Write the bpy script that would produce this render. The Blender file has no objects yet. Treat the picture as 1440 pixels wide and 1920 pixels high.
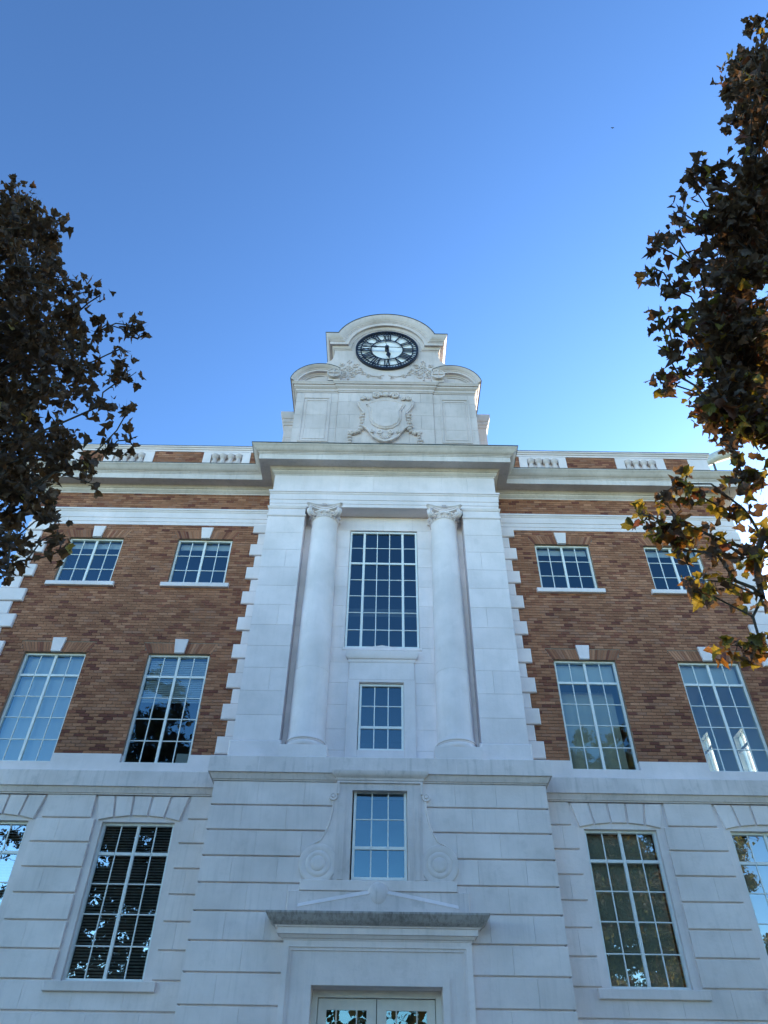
import bpy, bmesh, math, random
import numpy as np
from mathutils import Vector, Matrix

R = math.radians
random.seed(11)
RNG = np.random.default_rng(11)
S = bpy.context.scene
COL = S.collection

# ---------------------------------------------------------------- camera
PITCH, ROLL = R(42.1857), R(-0.8563)
cam = bpy.data.cameras.new("camera")
cam.sensor_fit = 'VERTICAL'
cam.sensor_height = 36.0
cam.lens = 36.0 * 1361.83 / 1920.0
cam.clip_end = 2000
camo = bpy.data.objects.new("camera", cam)
COL.objects.link(camo)
fwd = Vector((0, math.cos(PITCH), math.sin(PITCH)))
rt0 = Vector((1, 0, 0))
up0 = Vector((0, -math.sin(PITCH), math.cos(PITCH)))
cr, sr = math.cos(ROLL), math.sin(ROLL)
rt = rt0 * cr - up0 * sr
up = rt0 * sr + up0 * cr
m = Matrix((rt, up, -fwd)).transposed().to_4x4()
m.translation = Vector((0, -16, 1.6))
camo.matrix_world = m
S.camera = camo

# ---------------------------------------------------------------- sky and sun
SUN_EL, SUN_AZ = R(23), R(42)          # azimuth clockwise from +Y (behind the facade) towards +X
w = bpy.data.worlds.new("World")
S.world = w
w.use_nodes = True
nt = w.node_tree
nt.nodes.clear()
sky = nt.nodes.new("ShaderNodeTexSky")
sky.sky_type = 'NISHITA'
sky.sun_disc = False
sky.sun_elevation = SUN_EL
sky.sun_rotation = SUN_AZ
sky.altitude = 200
sky.air_density = 1.0
sky.dust_density = 0.25
sky.ozone_density = 2.2
bg = nt.nodes.new("ShaderNodeBackground")
bg.inputs['Strength'].default_value = 0.15
out = nt.nodes.new("ShaderNodeOutputWorld")
gm = nt.nodes.new("ShaderNodeGamma")      # deeper, clearer blue, as a phone camera records it
gm.inputs['Gamma'].default_value = 1.6
nt.links.new(sky.outputs[0], gm.inputs[0])
wb = nt.nodes.new("ShaderNodeMix")      # white balance
wb.data_type = 'RGBA'; wb.blend_type = 'MULTIPLY'
wb.inputs[0].default_value = 1.0
wb.inputs[7].default_value = (1.02, 1.05, 0.95, 1)
nt.links.new(gm.outputs[0], wb.inputs[6])
nt.links.new(wb.outputs[2], bg.inputs[0])
nt.links.new(bg.outputs[0], out.inputs[0])
sun = bpy.data.lights.new("sun", 'SUN')
sun.energy = 4.8
sun.angle = R(0.53)
sun.color = (1.0, 0.88, 0.70)
suno = bpy.data.objects.new("sun", sun)
COL.objects.link(suno)
sd = Vector((math.cos(SUN_EL) * math.sin(SUN_AZ), math.cos(SUN_EL) * math.cos(SUN_AZ), math.sin(SUN_EL)))
suno.rotation_euler = (-sd).to_track_quat('-Z', 'Y').to_euler()
suno.location = (20, 20, 40)

S.view_settings.view_transform = 'Standard'
S.view_settings.look = 'None'
S.view_settings.exposure = 0.60
S.view_settings.gamma = 1.0
S.view_settings.use_curve_mapping = False
S.render.engine = 'CYCLES'
S.cycles.max_bounces = 8
S.cycles.transparent_max_bounces = 12
S.cycles.sample_clamp_indirect = 6

# ---------------------------------------------------------------- materials
def mat(name):
    mt = bpy.data.materials.new(name)
    mt.use_nodes = True
    t = mt.node_tree
    b = t.nodes.get("Principled BSDF")
    return mt, t, b

def nd(t, kind, **kw):
    n = t.nodes.new(kind)
    for k, v in kw.items():
        if k in n.inputs:
            n.inputs[k].default_value = v
        else:
            setattr(n, k, v)
    return n

def coords(t, scale=(1, 1, 1), obj=False):
    """Position in metres (same for every object, so neighbouring pieces differ)."""
    g = nd(t, "ShaderNodeNewGeometry")
    mp = nd(t, "ShaderNodeMapping")
    mp.inputs['Scale'].default_value = scale
    t.links.new(g.outputs['Position'], mp.inputs['Vector'])
    return mp.outputs['Vector']

def noise(t, vec, scale, detail=4, rough=0.55):
    n = nd(t, "ShaderNodeTexNoise")
    n.inputs['Scale'].default_value = scale
    n.inputs['Detail'].default_value = detail
    n.inputs['Roughness'].default_value = rough
    t.links.new(vec, n.inputs['Vector'])
    return n.outputs['Fac']

def ramp(t, fac, stops):
    r = nd(t, "ShaderNodeValToRGB")
    el = r.color_ramp.elements
    while len(el) < len(stops):
        el.new(0.5)
    for e, (p, c) in zip(el, stops):
        e.position = p
        e.color = (*c, 1) if len(c) == 3 else c
    t.links.new(fac, r.inputs[0])
    return r.outputs[0]

def mixc(t, fac, a, b, mode='MIX'):
    n = nd(t, "ShaderNodeMix", data_type='RGBA', blend_type=mode)
    for sock, v in ((n.inputs[0], fac), (n.inputs[6], a), (n.inputs[7], b)):
        if isinstance(v, (int, float)):
            sock.default_value = v
        elif isinstance(v, tuple):
            sock.default_value = (*v, 1) if len(v) == 3 else v
        else:
            t.links.new(v, sock)
    return n.outputs[2]

def bump(t, b, h, dist=0.01, strength=0.5):
    n = nd(t, "ShaderNodeBump")
    n.inputs['Distance'].default_value = dist
    n.inputs['Strength'].default_value = strength
    t.links.new(h, n.inputs['Height'])
    t.links.new(n.outputs[0], b.inputs['Normal'])

def painted_stone(name, light, dark, stain=0.35, streak=0.3, rough=0.6, objvar=0.045, start=0.52, fine=9):
    mt, t, b = mat(name)
    v = coords(t)
    big = noise(t, v, 0.9, 5, 0.6)
    c = mixc(t, ramp(t, big, [(0.35, (0, 0, 0)), (0.75, (1, 1, 1))]), light, tuple(0.5 * (p + q) for p, q in zip(light, dark)))
    vs = coords(t, (fine, fine, 0.7))
    st = ramp(t, noise(t, vs, 1.3, 5, 0.65), [(start, (0, 0, 0)), (start + 0.28, (streak,) * 3)])
    c = mixc(t, st, c, dark)
    bl = ramp(t, noise(t, v, 2.7, 6, 0.7), [(0.55, (0, 0, 0)), (0.78, (stain,) * 3)])
    c = mixc(t, bl, c, dark)
    oi = nd(t, "ShaderNodeObjectInfo")
    c2 = nd(t, "ShaderNodeHueSaturation")
    mm = nd(t, "ShaderNodeMapRange")
    mm.inputs[3].default_value = 1 - objvar
    mm.inputs[4].default_value = 1 + objvar
    t.links.new(oi.outputs['Random'], mm.inputs[0])
    t.links.new(mm.outputs[0], c2.inputs['Value'])
    t.links.new(c, c2.inputs['Color'])
    t.links.new(c2.outputs[0], b.inputs['Base Color'])
    b.inputs['Roughness'].default_value = rough
    b.inputs['Specular IOR Level'].default_value = 0.35
    bump(t, b, noise(t, v, 14, 6, 0.7), 0.008, 0.45)
    return mt

M = {}
M['paint'] = painted_stone('painted_stone', (0.85, 0.74, 0.745), (0.46, 0.42, 0.41), 0.22, 0.16)
M['base'] = painted_stone('painted_base_stone', (0.83, 0.715, 0.695), (0.46, 0.40, 0.38), 0.38, 0.34)
M['belt'] = painted_stone('weathered_belt_stone', (0.79, 0.68, 0.665), (0.34, 0.30, 0.285), 0.55, 0.5)
M['attic'] = painted_stone('weathered_attic_stone', (0.69, 0.585, 0.57), (0.31, 0.265, 0.23), 0.35, 0.35)
M['grime'] = painted_stone('grimy_hood_stone', (0.48, 0.43, 0.42), (0.13, 0.112, 0.105), 0.5, 0.7, 0.8, 0.05, 0.44, 13)
M['corn'] = painted_stone('weathered_cornice_stone', (0.74, 0.65, 0.62), (0.30, 0.255, 0.225), 0.4, 0.35)

def simple(name, col, rough=0.5, metal=0.0, nz=0.0, sc=8.0, spec=0.5):
    mt, t, b = mat(name)
    if nz:
        v = coords(t)
        f = noise(t, v, sc, 5)
        c = mixc(t, ramp(t, f, [(0.3, (0, 0, 0)), (0.7, (1, 1, 1))]), col, tuple(x * (1 - nz) for x in col))
        t.links.new(c, b.inputs['Base Color'])
    else:
        b.inputs['Base Color'].default_value = (*col, 1)
    b.inputs['Roughness'].default_value = rough
    b.inputs['Metallic'].default_value = metal
    b.inputs['Specular IOR Level'].default_value = spec
    return mt

M['frame'] = simple('window_paint', (0.80, 0.80, 0.79), 0.45, 0, 0.08)
M['doorpaint'] = simple('door_paint', (0.72, 0.66, 0.60), 0.45, 0, 0.1)
M['mortar'] = simple('mortar', (0.31, 0.21, 0.155), 0.95, 0, 0.3, 20)
M['flash'] = simple('roof_flashing', (0.10, 0.115, 0.11), 0.55, 0.3, 0.3)
M['black'] = simple('clock_black_paint', (0.010, 0.012, 0.022), 0.35)
M['dial'] = simple('clock_dial', (0.88, 0.87, 0.88), 0.45, 0, 0.05)
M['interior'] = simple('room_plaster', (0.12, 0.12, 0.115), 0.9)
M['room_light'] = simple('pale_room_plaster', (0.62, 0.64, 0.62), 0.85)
M['blind'] = simple('blind', (0.62, 0.64, 0.64), 0.7)
M['dblind'] = simple('dark_blind', (0.46, 0.48, 0.46), 0.6)
M['hazeshade'] = simple('haze_tinted_shade', (0.55, 0.53, 0.43), 0.8)  # window shade, colour lightened to put a haze over the panes
M['bark'] = simple('bark', (0.085, 0.07, 0.055), 0.9, 0, 0.5, 12)
M['ball'] = simple('seed_ball', (0.06, 0.045, 0.025), 0.9)
M['grass'] = simple('grass', (0.045, 0.075, 0.025), 1.0, 0, 0.5, 3)
M['concrete'] = simple('concrete', (0.24, 0.235, 0.22), 0.9, 0, 0.25, 4)
M['asphalt'] = simple('asphalt', (0.05, 0.05, 0.05), 0.95, 0, 0.3, 6)
M['roof'] = simple('roof_membrane', (0.16, 0.16, 0.155), 0.9, 0, 0.2)
M['flue'] = simple('galvanised_metal', (0.62, 0.60, 0.56), 0.5, 0.2, 0.15)
M['bird'] = simple('bird_plumage', (0.03, 0.03, 0.035), 0.8)

# brick: colour comes from the mesh attribute "brick_tint"
mt, t, b = mat('brick')
at_ = nd(t, "ShaderNodeAttribute", attribute_name='brick_tint')
v = coords(t)
f = noise(t, v, 60, 4)
c = mixc(t, 0.35, at_.outputs['Color'], ramp(t, f, [(0.3, (0.5, 0.5, 0.5)), (0.7, (1.25, 1.25, 1.25))]), 'MULTIPLY')
f2 = ramp(t, noise(t, v, 1.1, 4), [(0.35, (0.86, 0.86, 0.86)), (0.65, (1.08, 1.08, 1.08))])
c = mixc(t, 1.0, c, f2, 'MULTIPLY')
t.links.new(c, b.inputs['Base Color'])
b.inputs['Roughness'].default_value = 0.9
b.inputs['Specular IOR Level'].default_value = 0.2
bump(t, b, f, 0.004, 0.5)
M['brick'] = mt

# glass: clear coated pane, mirror share + see-through share
def glass(name, refl, tint, wav=0.007, share=0.09):
    mt, t, b = mat(name)
    t.nodes.remove(b)
    o = t.nodes['Material Output']
    gl = nd(t, "ShaderNodeBsdfGlossy")
    gl.inputs['Roughness'].default_value = 0.0
    gl.inputs['Color'].default_value = (*refl, 1)
    tr = nd(t, "ShaderNodeBsdfTransparent")
    tr.inputs['Color'].default_value = (*tint, 1)
    fr = nd(t, "ShaderNodeFresnel")
    fr.inputs['IOR'].default_value = 1.6
    ad = nd(t, "ShaderNodeMath", operation='ADD')
    ad.inputs[1].default_value = share
    t.links.new(fr.outputs[0], ad.inputs[0])
    mx = nd(t, "ShaderNodeMixShader")
    t.links.new(ad.outputs[0], mx.inputs[0])
    t.links.new(tr.outputs[0], mx.inputs[1])
    t.links.new(gl.outputs[0], mx.inputs[2])
    v = coords(t)
    bp = nd(t, "ShaderNodeBump")
    bp.inputs['Distance'].default_value = wav
    bp.inputs['Strength'].default_value = 0.25
    t.links.new(noise(t, v, 2.2, 2), bp.inputs['Height'])
    t.links.new(bp.outputs[0], gl.inputs['Normal'])
    t.links.new(mx.outputs[0], o.inputs[0])
    return mt
M['glass'] = glass('window_glass', (0.60, 0.88, 0.98), (0.82, 0.88, 0.89), 0.007, 0.08)
M['glass_low'] = glass('lower_window_glass', (0.86, 0.93, 0.96), (0.80, 0.86, 0.86), 0.004, 0.27)

# white translucent sheet, added so the sun makes the side openings glow
mt, t, b = mat('sun_diffuser')
t.nodes.remove(b)
d1 = nd(t, "ShaderNodeBsdfDiffuse", Color=(0.85, 0.87, 0.80, 1))
d2 = nd(t, "ShaderNodeBsdfTranslucent", Color=(0.96, 0.96, 0.88, 1))
mx = nd(t, "ShaderNodeMixShader")
mx.inputs[0].default_value = 0.85
t.links.new(d1.outputs[0], mx.inputs[1])
t.links.new(d2.outputs[0], mx.inputs[2])
t.links.new(mx.outputs[0], t.nodes['Material Output'].inputs[0])
M['diffuser'] = mt

# leaves: colour from the mesh attribute "leaf_tint"
mt, t, b = mat('leaf')
t.nodes.remove(b)
at_ = nd(t, "ShaderNodeAttribute", attribute_name='leaf_tint')
v = coords(t)
f = ramp(t, noise(t, v, 45, 3), [(0.3, (0.65, 0.65, 0.65)), (0.7, (1.2, 1.2, 1.2))])
c = mixc(t, 1.0, at_.outputs['Color'], f, 'MULTIPLY')
d1 = nd(t, "ShaderNodeBsdfDiffuse")
d1.inputs['Roughness'].default_value = 0.6
d2 = nd(t, "ShaderNodeBsdfTranslucent")
g1 = nd(t, "ShaderNodeBsdfGlossy")
g1.inputs['Roughness'].default_value = 0.55
g1.inputs['Color'].default_value = (0.5, 0.5, 0.5, 1)
t.links.new(c, d1.inputs[0])
ct = mixc(t, 1.0, c, (1.9, 1.30, 0.65), 'MULTIPLY')
t.links.new(ct, d2.inputs[0])
m1 = nd(t, "ShaderNodeMixShader")
m1.inputs[0].default_value = 0.42
t.links.new(d1.outputs[0], m1.inputs[1])
t.links.new(d2.outputs[0], m1.inputs[2])
m2 = nd(t, "ShaderNodeMixShader")
m2.inputs[0].default_value = 0.05
t.links.new(m1.outputs[0], m2.inputs[1])
t.links.new(g1.outputs[0], m2.inputs[2])
t.links.new(m2.outputs[0], t.nodes['Material Output'].inputs[0])
M['leaf'] = mt

# ---------------------------------------------------------------- mesh helpers
def link(name, data, parent=None, loc=(0, 0, 0), rot=(0, 0, 0)):
    o = bpy.data.objects.new(name, data)
    COL.objects.link(o)
    o.location = loc
    o.rotation_euler = rot
    if parent is not None:
        o.parent = parent
    return o

def tag(o, label=None, cat=None, group=None, kind=None):
    if label: o['label'] = label
    if cat: o['category'] = cat
    if group: o['group'] = group
    if kind: o['kind'] = kind
    return o

class MB:
    def __init__(self):
        self.v, self.f, self.c = [], [], []
    def add(self, vs, fs, col=None):
        n = len(self.v)
        self.v += [tuple(p) for p in vs]
        self.f += [tuple(i + n for i in q) for q in fs]
        self.c += [col] * len(fs)
    def box(self, x0, x1, y0, y1, z0, z1, col=None):
        self.add([(x0, y0, z0), (x1, y0, z0), (x1, y1, z0), (x0, y1, z0), (x0, y0, z1), (x1, y0, z1), (x1, y1, z1), (x0, y1, z1)],
                 [(0, 1, 5, 4), (1, 2, 6, 5), (2, 3, 7, 6), (3, 0, 4, 7), (4, 5, 6, 7), (3, 2, 1, 0)], col)
    def cbox(self, x0, x1, yf, yb, z0, z1, c=0.01, col=None, cx=None):
        """box whose front face (towards -y) has chamfered edges"""
        k = c if cx is None else cx
        self.add([(x0 + k, yf, z0 + c), (x1 - k, yf, z0 + c), (x1 - k, yf, z1 - c), (x0 + k, yf, z1 - c),
                  (x0, yf + c, z0), (x1, yf + c, z0), (x1, yf + c, z1), (x0, yf + c, z1),
                  (x0, yb, z0), (x1, yb, z0), (x1, yb, z1), (x0, yb, z1)],
                 [(0, 1, 2, 3), (4, 5, 1, 0), (5, 6, 2, 1), (6, 7, 3, 2), (7, 4, 0, 3),
                  (8, 9, 5, 4), (9, 10, 6, 5), (10, 11, 7, 6), (11, 8, 4, 7), (11, 10, 9, 8)], col)
    def prism(self, poly, yf, yb, c=0.0, col=None):
        """polygon in x,z (counter-clockwise seen from -y) pushed from yf back to yb, optional chamfer towards its middle"""
        n = len(poly)
        cx = sum(p[0] for p in poly) / n
        cz = sum(p[1] for p in poly) / n
        vs = []
        if c:
            for x, z in poly:
                d = math.hypot(x - cx, z - cz) or 1
                vs.append((x - (x - cx) / d * c, yf, z - (z - cz) / d * c))
            vs += [(x, yf + c, z) for x, z in poly]
        else:
            vs += [(x, yf, z) for x, z in poly]
        vs += [(x, yb, z) for x, z in poly]
        rows = len(vs) // n
        fs = [tuple(range(n)), tuple((rows - 1) * n + i for i in reversed(range(n)))]
        for r_ in range(rows - 1):
            for i in range(n):
                j = (i + 1) % n
                fs.append((r_ * n + i, (r_ + 1) * n + i, (r_ + 1) * n + j, r_ * n + j))
        self.add(vs, fs, col)
    def loft(self, rows, closed=False):
        """rows of equally many points"""
        n = len(rows[0])
        vs = [p for r_ in rows for p in r_]
        fs = []
        for a in range(len(rows) - 1):
            for i in range(n if closed else n - 1):
                j = (i + 1) % n
                fs.append((a * n + i, a * n + j, (a + 1) * n + j, (a + 1) * n + i))
        self.add(vs, fs)
    def lathe(self, prof, cx, cy, seg=32, cap=True, a0=0, a1=None):
        rows = []
        for r_, z in prof:
            rows.append([(cx + r_ * math.cos(2 * math.pi * i / seg), cy + r_ * math.sin(2 * math.pi * i / seg), z) for i in range(seg)])
        n0 = len(self.v)
        self.loft(rows, True)
        if cap:
            self.f.append(tuple(n0 + i for i in reversed(range(seg)))); self.c.append(None)
            k = n0 + (len(rows) - 1) * seg
            self.f.append(tuple(k + i for i in range(seg))); self.c.append(None)
    def ylathe(self, prof, cx, cz, seg=32, cap=True):
        """profile of (radius, y) turned about an axis along y"""
        rows = [[(cx + r_ * math.cos(2 * math.pi * i / seg), y, cz + r_ * math.sin(2 * math.pi * i / seg)) for i in range(seg)] for r_, y in prof]
        n0 = len(self.v)
        self.loft(rows, True)
        if cap:
            self.f.append(tuple(n0 + i for i in range(seg))); self.c.append(None)
            k = n0 + (len(rows) - 1) * seg
            self.f.append(tuple(k + i for i in reversed(range(seg)))); self.c.append(None)
    def tube(self, pts, rad, seg=6):
        pts = [Vector(p) for p in pts]
        rs = rad if isinstance(rad, (list, tuple)) else [rad] * len(pts)
        rows = []
        ref = Vector((0.13, 0.21, 0.97))
        for i, p in enumerate(pts):
            d = (pts[min(i + 1, len(pts) - 1)] - pts[max(i - 1, 0)])
            if d.length < 1e-9: d = Vector((0, 0, 1))
            d.normalize()
            a = d.cross(ref)
            if a.length < 0.05: a = d.cross(Vector((1, 0, 0)))
            a.normalize()
            bb = d.cross(a)
            rows.append([tuple(p + (a * math.cos(2 * math.pi * k / seg) + bb * math.sin(2 * math.pi * k / seg)) * rs[i]) for k in range(seg)])
        n0 = len(self.v)
        self.loft(rows, True)
        self.f.append(tuple(n0 + i for i in range(seg))); self.c.append(None)
        k = n0 + (len(rows) - 1) * seg
        self.f.append(tuple(k + i for i in reversed(range(seg)))); self.c.append(None)
    def ell(self, c, r3, seg=8, rings=5):
        rows = []
        for a in range(rings + 1):
            ph = math.pi * (a + 0.001) / (rings + 0.002)
            rows.append([(c[0] + r3[0] * math.sin(ph) * math.cos(2 * math.pi * i / seg), c[1] + r3[1] * math.sin(ph) * math.sin(2 * math.pi * i / seg), c[2] + r3[2] * math.cos(ph)) for i in range(seg)])
        self.loft(rows, True)
    def mesh(self, name, m, attr=None, smooth=None):
        me = bpy.data.meshes.new(name)
        me.from_pydata(self.v, [], self.f)
        me.materials.append(m)
        if attr:
            ca = me.attributes.new(attr, 'FLOAT_COLOR', 'CORNER')
            buf = []
            for p, c in zip(me.polygons, self.c):
                buf += list((*(c or (0.3, 0.15, 0.08)), 1.0)) * p.loop_total
            ca.data.foreach_set('color', buf)
        if smooth is not None:
            me.polygons.foreach_set('use_smooth', [True] * len(me.polygons))
            me.update()
            me.set_sharp_from_angle(angle=R(smooth))
        me.update()
        return me
    def build(self, name, m, parent=None, attr=None, smooth=None, loc=(0, 0, 0), kind=None, label=None):
        o = link(name, self.mesh(name, m, attr, smooth), parent, loc)
        if kind: o['kind'] = kind
        if label: o['label'] = label
        return o

def offs(path, p):
    """plan polyline pushed outwards by p (outwards = right-hand side seen from above, -y for a path going +x), mitred"""
    n = []
    for a, b_ in zip(path[:-1], path[1:]):
        dx, dy = b_[0] - a[0], b_[1] - a[1]
        l = math.hypot(dx, dy)
        n.append((dy / l, -dx / l))
    res = []
    for i, q in enumerate(path):
        if i == 0: k = n[0]
        elif i == len(path) - 1: k = n[-1]
        else:
            a, b_ = n[i - 1], n[i]
            d = 1 + a[0] * b_[0] + a[1] * b_[1]
            k = ((a[0] + b_[0]) / d, (a[1] + b_[1]) / d)
        res.append((q[0] + k[0] * p, q[1] + k[1] * p))
    return res

def mould(mb, path, prof):
    mb.loft([[(x, y, z) for x, y in offs(path, p)] for p, z in prof])
    return mb

def sheet_holes(mb, x0, x1, z0, z1, holes, y, ydeep):
    """wall sheet in the plane y with rectangular openings and their reveals back to ydeep"""
    xs = sorted({x0, x1, *[h[0] for h in holes], *[h[1] for h in holes]})
    zs = sorted({z0, z1, *[h[2] for h in holes], *[h[3] for h in holes]})
    xs = [x for x in xs if x0 <= x <= x1]
    zs = [z for z in zs if z0 <= z <= z1]
    for a, b_ in zip(xs[:-1], xs[1:]):
        for c, d in zip(zs[:-1], zs[1:]):
            mx_, mz = (a + b_) / 2, (c + d) / 2
            if any(h[0] < mx_ < h[1] and h[2] < mz < h[3] for h in holes): continue
            mb.add([(a, y, c), (b_, y, c), (b_, y, d), (a, y, d)], [(0, 1, 2, 3)])
    for h0, h1, h2, h3 in holes:
        h2c, h3c = max(h2, z0), min(h3, z1)
        if h3c <= h2c: continue
        q = [(h0, y, h2c), (h0, ydeep, h2c), (h0, ydeep, h3c), (h0, y, h3c)]
        mb.add(q, [(0, 1, 2, 3)])
        mb.add([(h1, a, b_) for _, a, b_ in q], [(3, 2, 1, 0)])
        if h3 <= z1: mb.add([(h0, y, h3), (h0, ydeep, h3), (h1, ydeep, h3), (h1, y, h3)], [(0, 1, 2, 3)])
        if h2 >= z0: mb.add([(h0, y, h2), (h0, ydeep, h2), (h1, ydeep, h2), (h1, y, h2)], [(3, 2, 1, 0)])

BLK = {}
def block(parent, x0, x1, z0, z1, yf, depth, m, c=0.008, name='stone_block', cx=None):
    k = (round(x1 - x0, 3), round(z1 - z0, 3), round(depth, 3), m.name, c, cx)
    if k not in BLK:
        mb = MB()
        mb.cbox(-k[0] / 2, k[0] / 2, 0, depth, 0, k[1], c, None, cx)
        BLK[k] = mb.mesh(name, m)
    return link(name, BLK[k], parent, ((x0 + x1) / 2, yf, z0))

# ================================================================ the building
PB = 0.84                                   # how far the central bay stands forward
B = link('civic_building', None, None, (0, 0, 0))
tag(B, 'three-storey civic building in brown brick with a white stone base and columned central bay', 'building')

GW = (10.25, 0.0)
COURSES = [7.62, 7.107, 6.615, 6.123, 5.64, 5.152, 4.662, 4.168, 3.678, 3.185, 2.69, 2.20, 1.70, 1.20]
WX = (5.10, 8.21)                            # upper window centres, either side
WX1 = (5.14, 8.26)                           # ground-floor window centres
HW = 0.775

def mx(s, a, b_):
    return (a, b_) if s > 0 else (-b_, -a)

# ---------------- wall sheets
holes_up = []
for s in (-1, 1):
    for cx in WX:
        holes_up += [(s * cx - HW, s * cx + HW, 13.35, 14.95), (s * cx - HW, s * cx + HW, 8.34, 11.18)]
walls = {}
for s in (-1, 1):
    hs = [h for h in holes_up if (h[0] > 0) == (s > 0)]
    x0, x1 = mx(s, 3.0, 10.25)
    mb = MB()
    sheet_holes(mb, x0, x1, 8.54, 16.75, hs, 0.010, 0.20)
    walls[s] = mb.build('brick_wall', M['mortar'], B)
    mb = MB()
    sheet_holes(mb, x0, x1, 8.05, 8.54, hs, -0.035, 0.20)
    xe = sorted([x0, x1] + [q for h in hs if h[2] < 8.54 for q in h[:2]])
    for xa, xb in zip(xe[::2], xe[1::2]):
        mb.add([(xa, -0.035, 8.54), (xb, -0.035, 8.54), (xb, 0.012, 8.54), (xa, 0.012, 8.54)], [(0, 1, 2, 3)])
    mb.build('stone_band', M['paint'], B)
    hs = [(s * cx - HW, s * cx + HW, 4.16, 7.05) for cx in WX1]
    mb = MB()
    sheet_holes(mb, x0, x1, -0.2, 7.75, hs, -0.012, 0.20)
    walls[('base', s)] = mb.build('base_wall', M['base'], B)

# ---------------- bricks
PAL = [((0.262, 0.150, 0.090), 22), ((0.235, 0.132, 0.080), 22), ((0.285, 0.168, 0.103), 14), ((0.205, 0.110, 0.068), 14),
       ((0.25, 0.155, 0.105), 9), ((0.160, 0.078, 0.054), 6), ((0.125, 0.058, 0.045), 4), ((0.185, 0.090, 0.060), 7), ((0.32, 0.195, 0.122), 5)]
PC, PW = [p[0] for p in PAL], [p[1] for p in PAL]
def tint():
    c = random.choices(PC, PW)[0]
    k = random.uniform(0.9, 1.1)
    return (c[0] * k * 1.38, c[1] * k * 1.06, c[2] * k * 1.02)
CH, BL, JT = 0.0822, 0.226, 0.011
def arch_hw(z, zt):
    return (HW + 0.02) + (z - zt) * 0.55 if zt <= z < zt + 0.30 else None
bricks = []          # (x0, x1, z0, z1)
def brick_field(xa, xb, za, zb, holes, arches):
    n = int(round((zb - za) / CH))
    for i in range(n):
        z0 = za + i * (zb - za) / n
        z1 = z0 + (zb - za) / n
        zm = (z0 + z1) / 2
        cuts = [(h[0], h[1]) for h in holes if h[2] < z1 - 0.03 and h[3] > z0 + 0.02]
        for cx, zt in arches:
            k = arch_hw(zm, zt)
            if k: cuts.append((cx - k, cx + k))
        cuts.sort()
        spans, p = [], xa
        for a, b_ in cuts:
            if a > p: spans.append((p, a))
            p = max(p, b_)
        if p < xb: spans.append((p, xb))
        ph = (i % 2) * BL / 2 + (i * 0.37 % 1) * 0.02
        for a, b_ in spans:
            k = math.floor((a - ph) / BL)
            x = ph + k * BL
            while x < b_:
                l, r_ = max(a, x), min(b_, x + BL)
                if r_ - l > 0.035: bricks.append((l + JT / 2, r_ - JT / 2, z0 + JT / 2, z1 - JT / 2))
                x += BL
for s in (-1, 1):
    hs = [h for h in holes_up if (h[0] > 0) == (s > 0)]
    ar = [(s * cx, zt) for cx in WX for zt in (14.95, 11.18)]
    a, b_ = mx(s, 3.42, 10.0)
    brick_field(a, b_, 8.54, 15.46, hs, ar)
    a, b_ = mx(s, 3.22, 10.25)
    brick_field(a, b_, 16.03, 16.72, [], [])
def scr(bk):
    x, z = (bk[0] + bk[1]) / 2, (bk[2] + bk[3]) / 2
    d = Vector((x, 16, z - 1.6))
    fw = d.dot(fwd)
    u, v_ = d.dot(rt) / fw, d.dot(up) / fw
    vis = abs(u) < 0.50 and abs(v_) < 0.68
    return (1.0 / fw) * (bk[1] - bk[0]) if vis else 0
bricks.sort(key=scr, reverse=True)
full, rest = bricks[:300], bricks[300:]
var = {}
for q in full:
    key = (round(q[1] - q[0], 3), round(q[3] - q[2], 3), random.randrange(12))
    if key not in var:
        mb = MB()
        mb.cbox(-key[0] / 2, key[0] / 2, -0.005, 0.012, 0, key[1], 0.003, tint())
        var[key] = mb.mesh('brick', M['brick'], 'brick_tint')
    xm = (q[0] + q[1]) / 2
    link('brick', var[key], walls[1 if xm > 0 else -1], (xm, random.uniform(-0.0015, 0.0015), q[2]))
for s in (-1, 1):
    mb = MB()
    for q in rest:
        if (q[0] > 0) == (s > 0):
            yf = -0.005 + random.uniform(-0.0015, 0.0015)
            x0, x1, z0, z1 = q
            mb.add([(x0, yf, z0), (x1, yf, z0), (x1, yf, z1), (x0, yf, z1), (x0, 0.012, z0), (x1, 0.012, z0), (x1, 0.012, z1), (x0, 0.012, z1)],
                   [(0, 1, 2, 3), (4, 5, 1, 0), (5, 6, 2, 1), (6, 7, 3, 2), (7, 4, 0, 3)], tint())
    mb.build('brickwork', M['brick'], B, 'brick_tint', kind='stuff')

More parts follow.
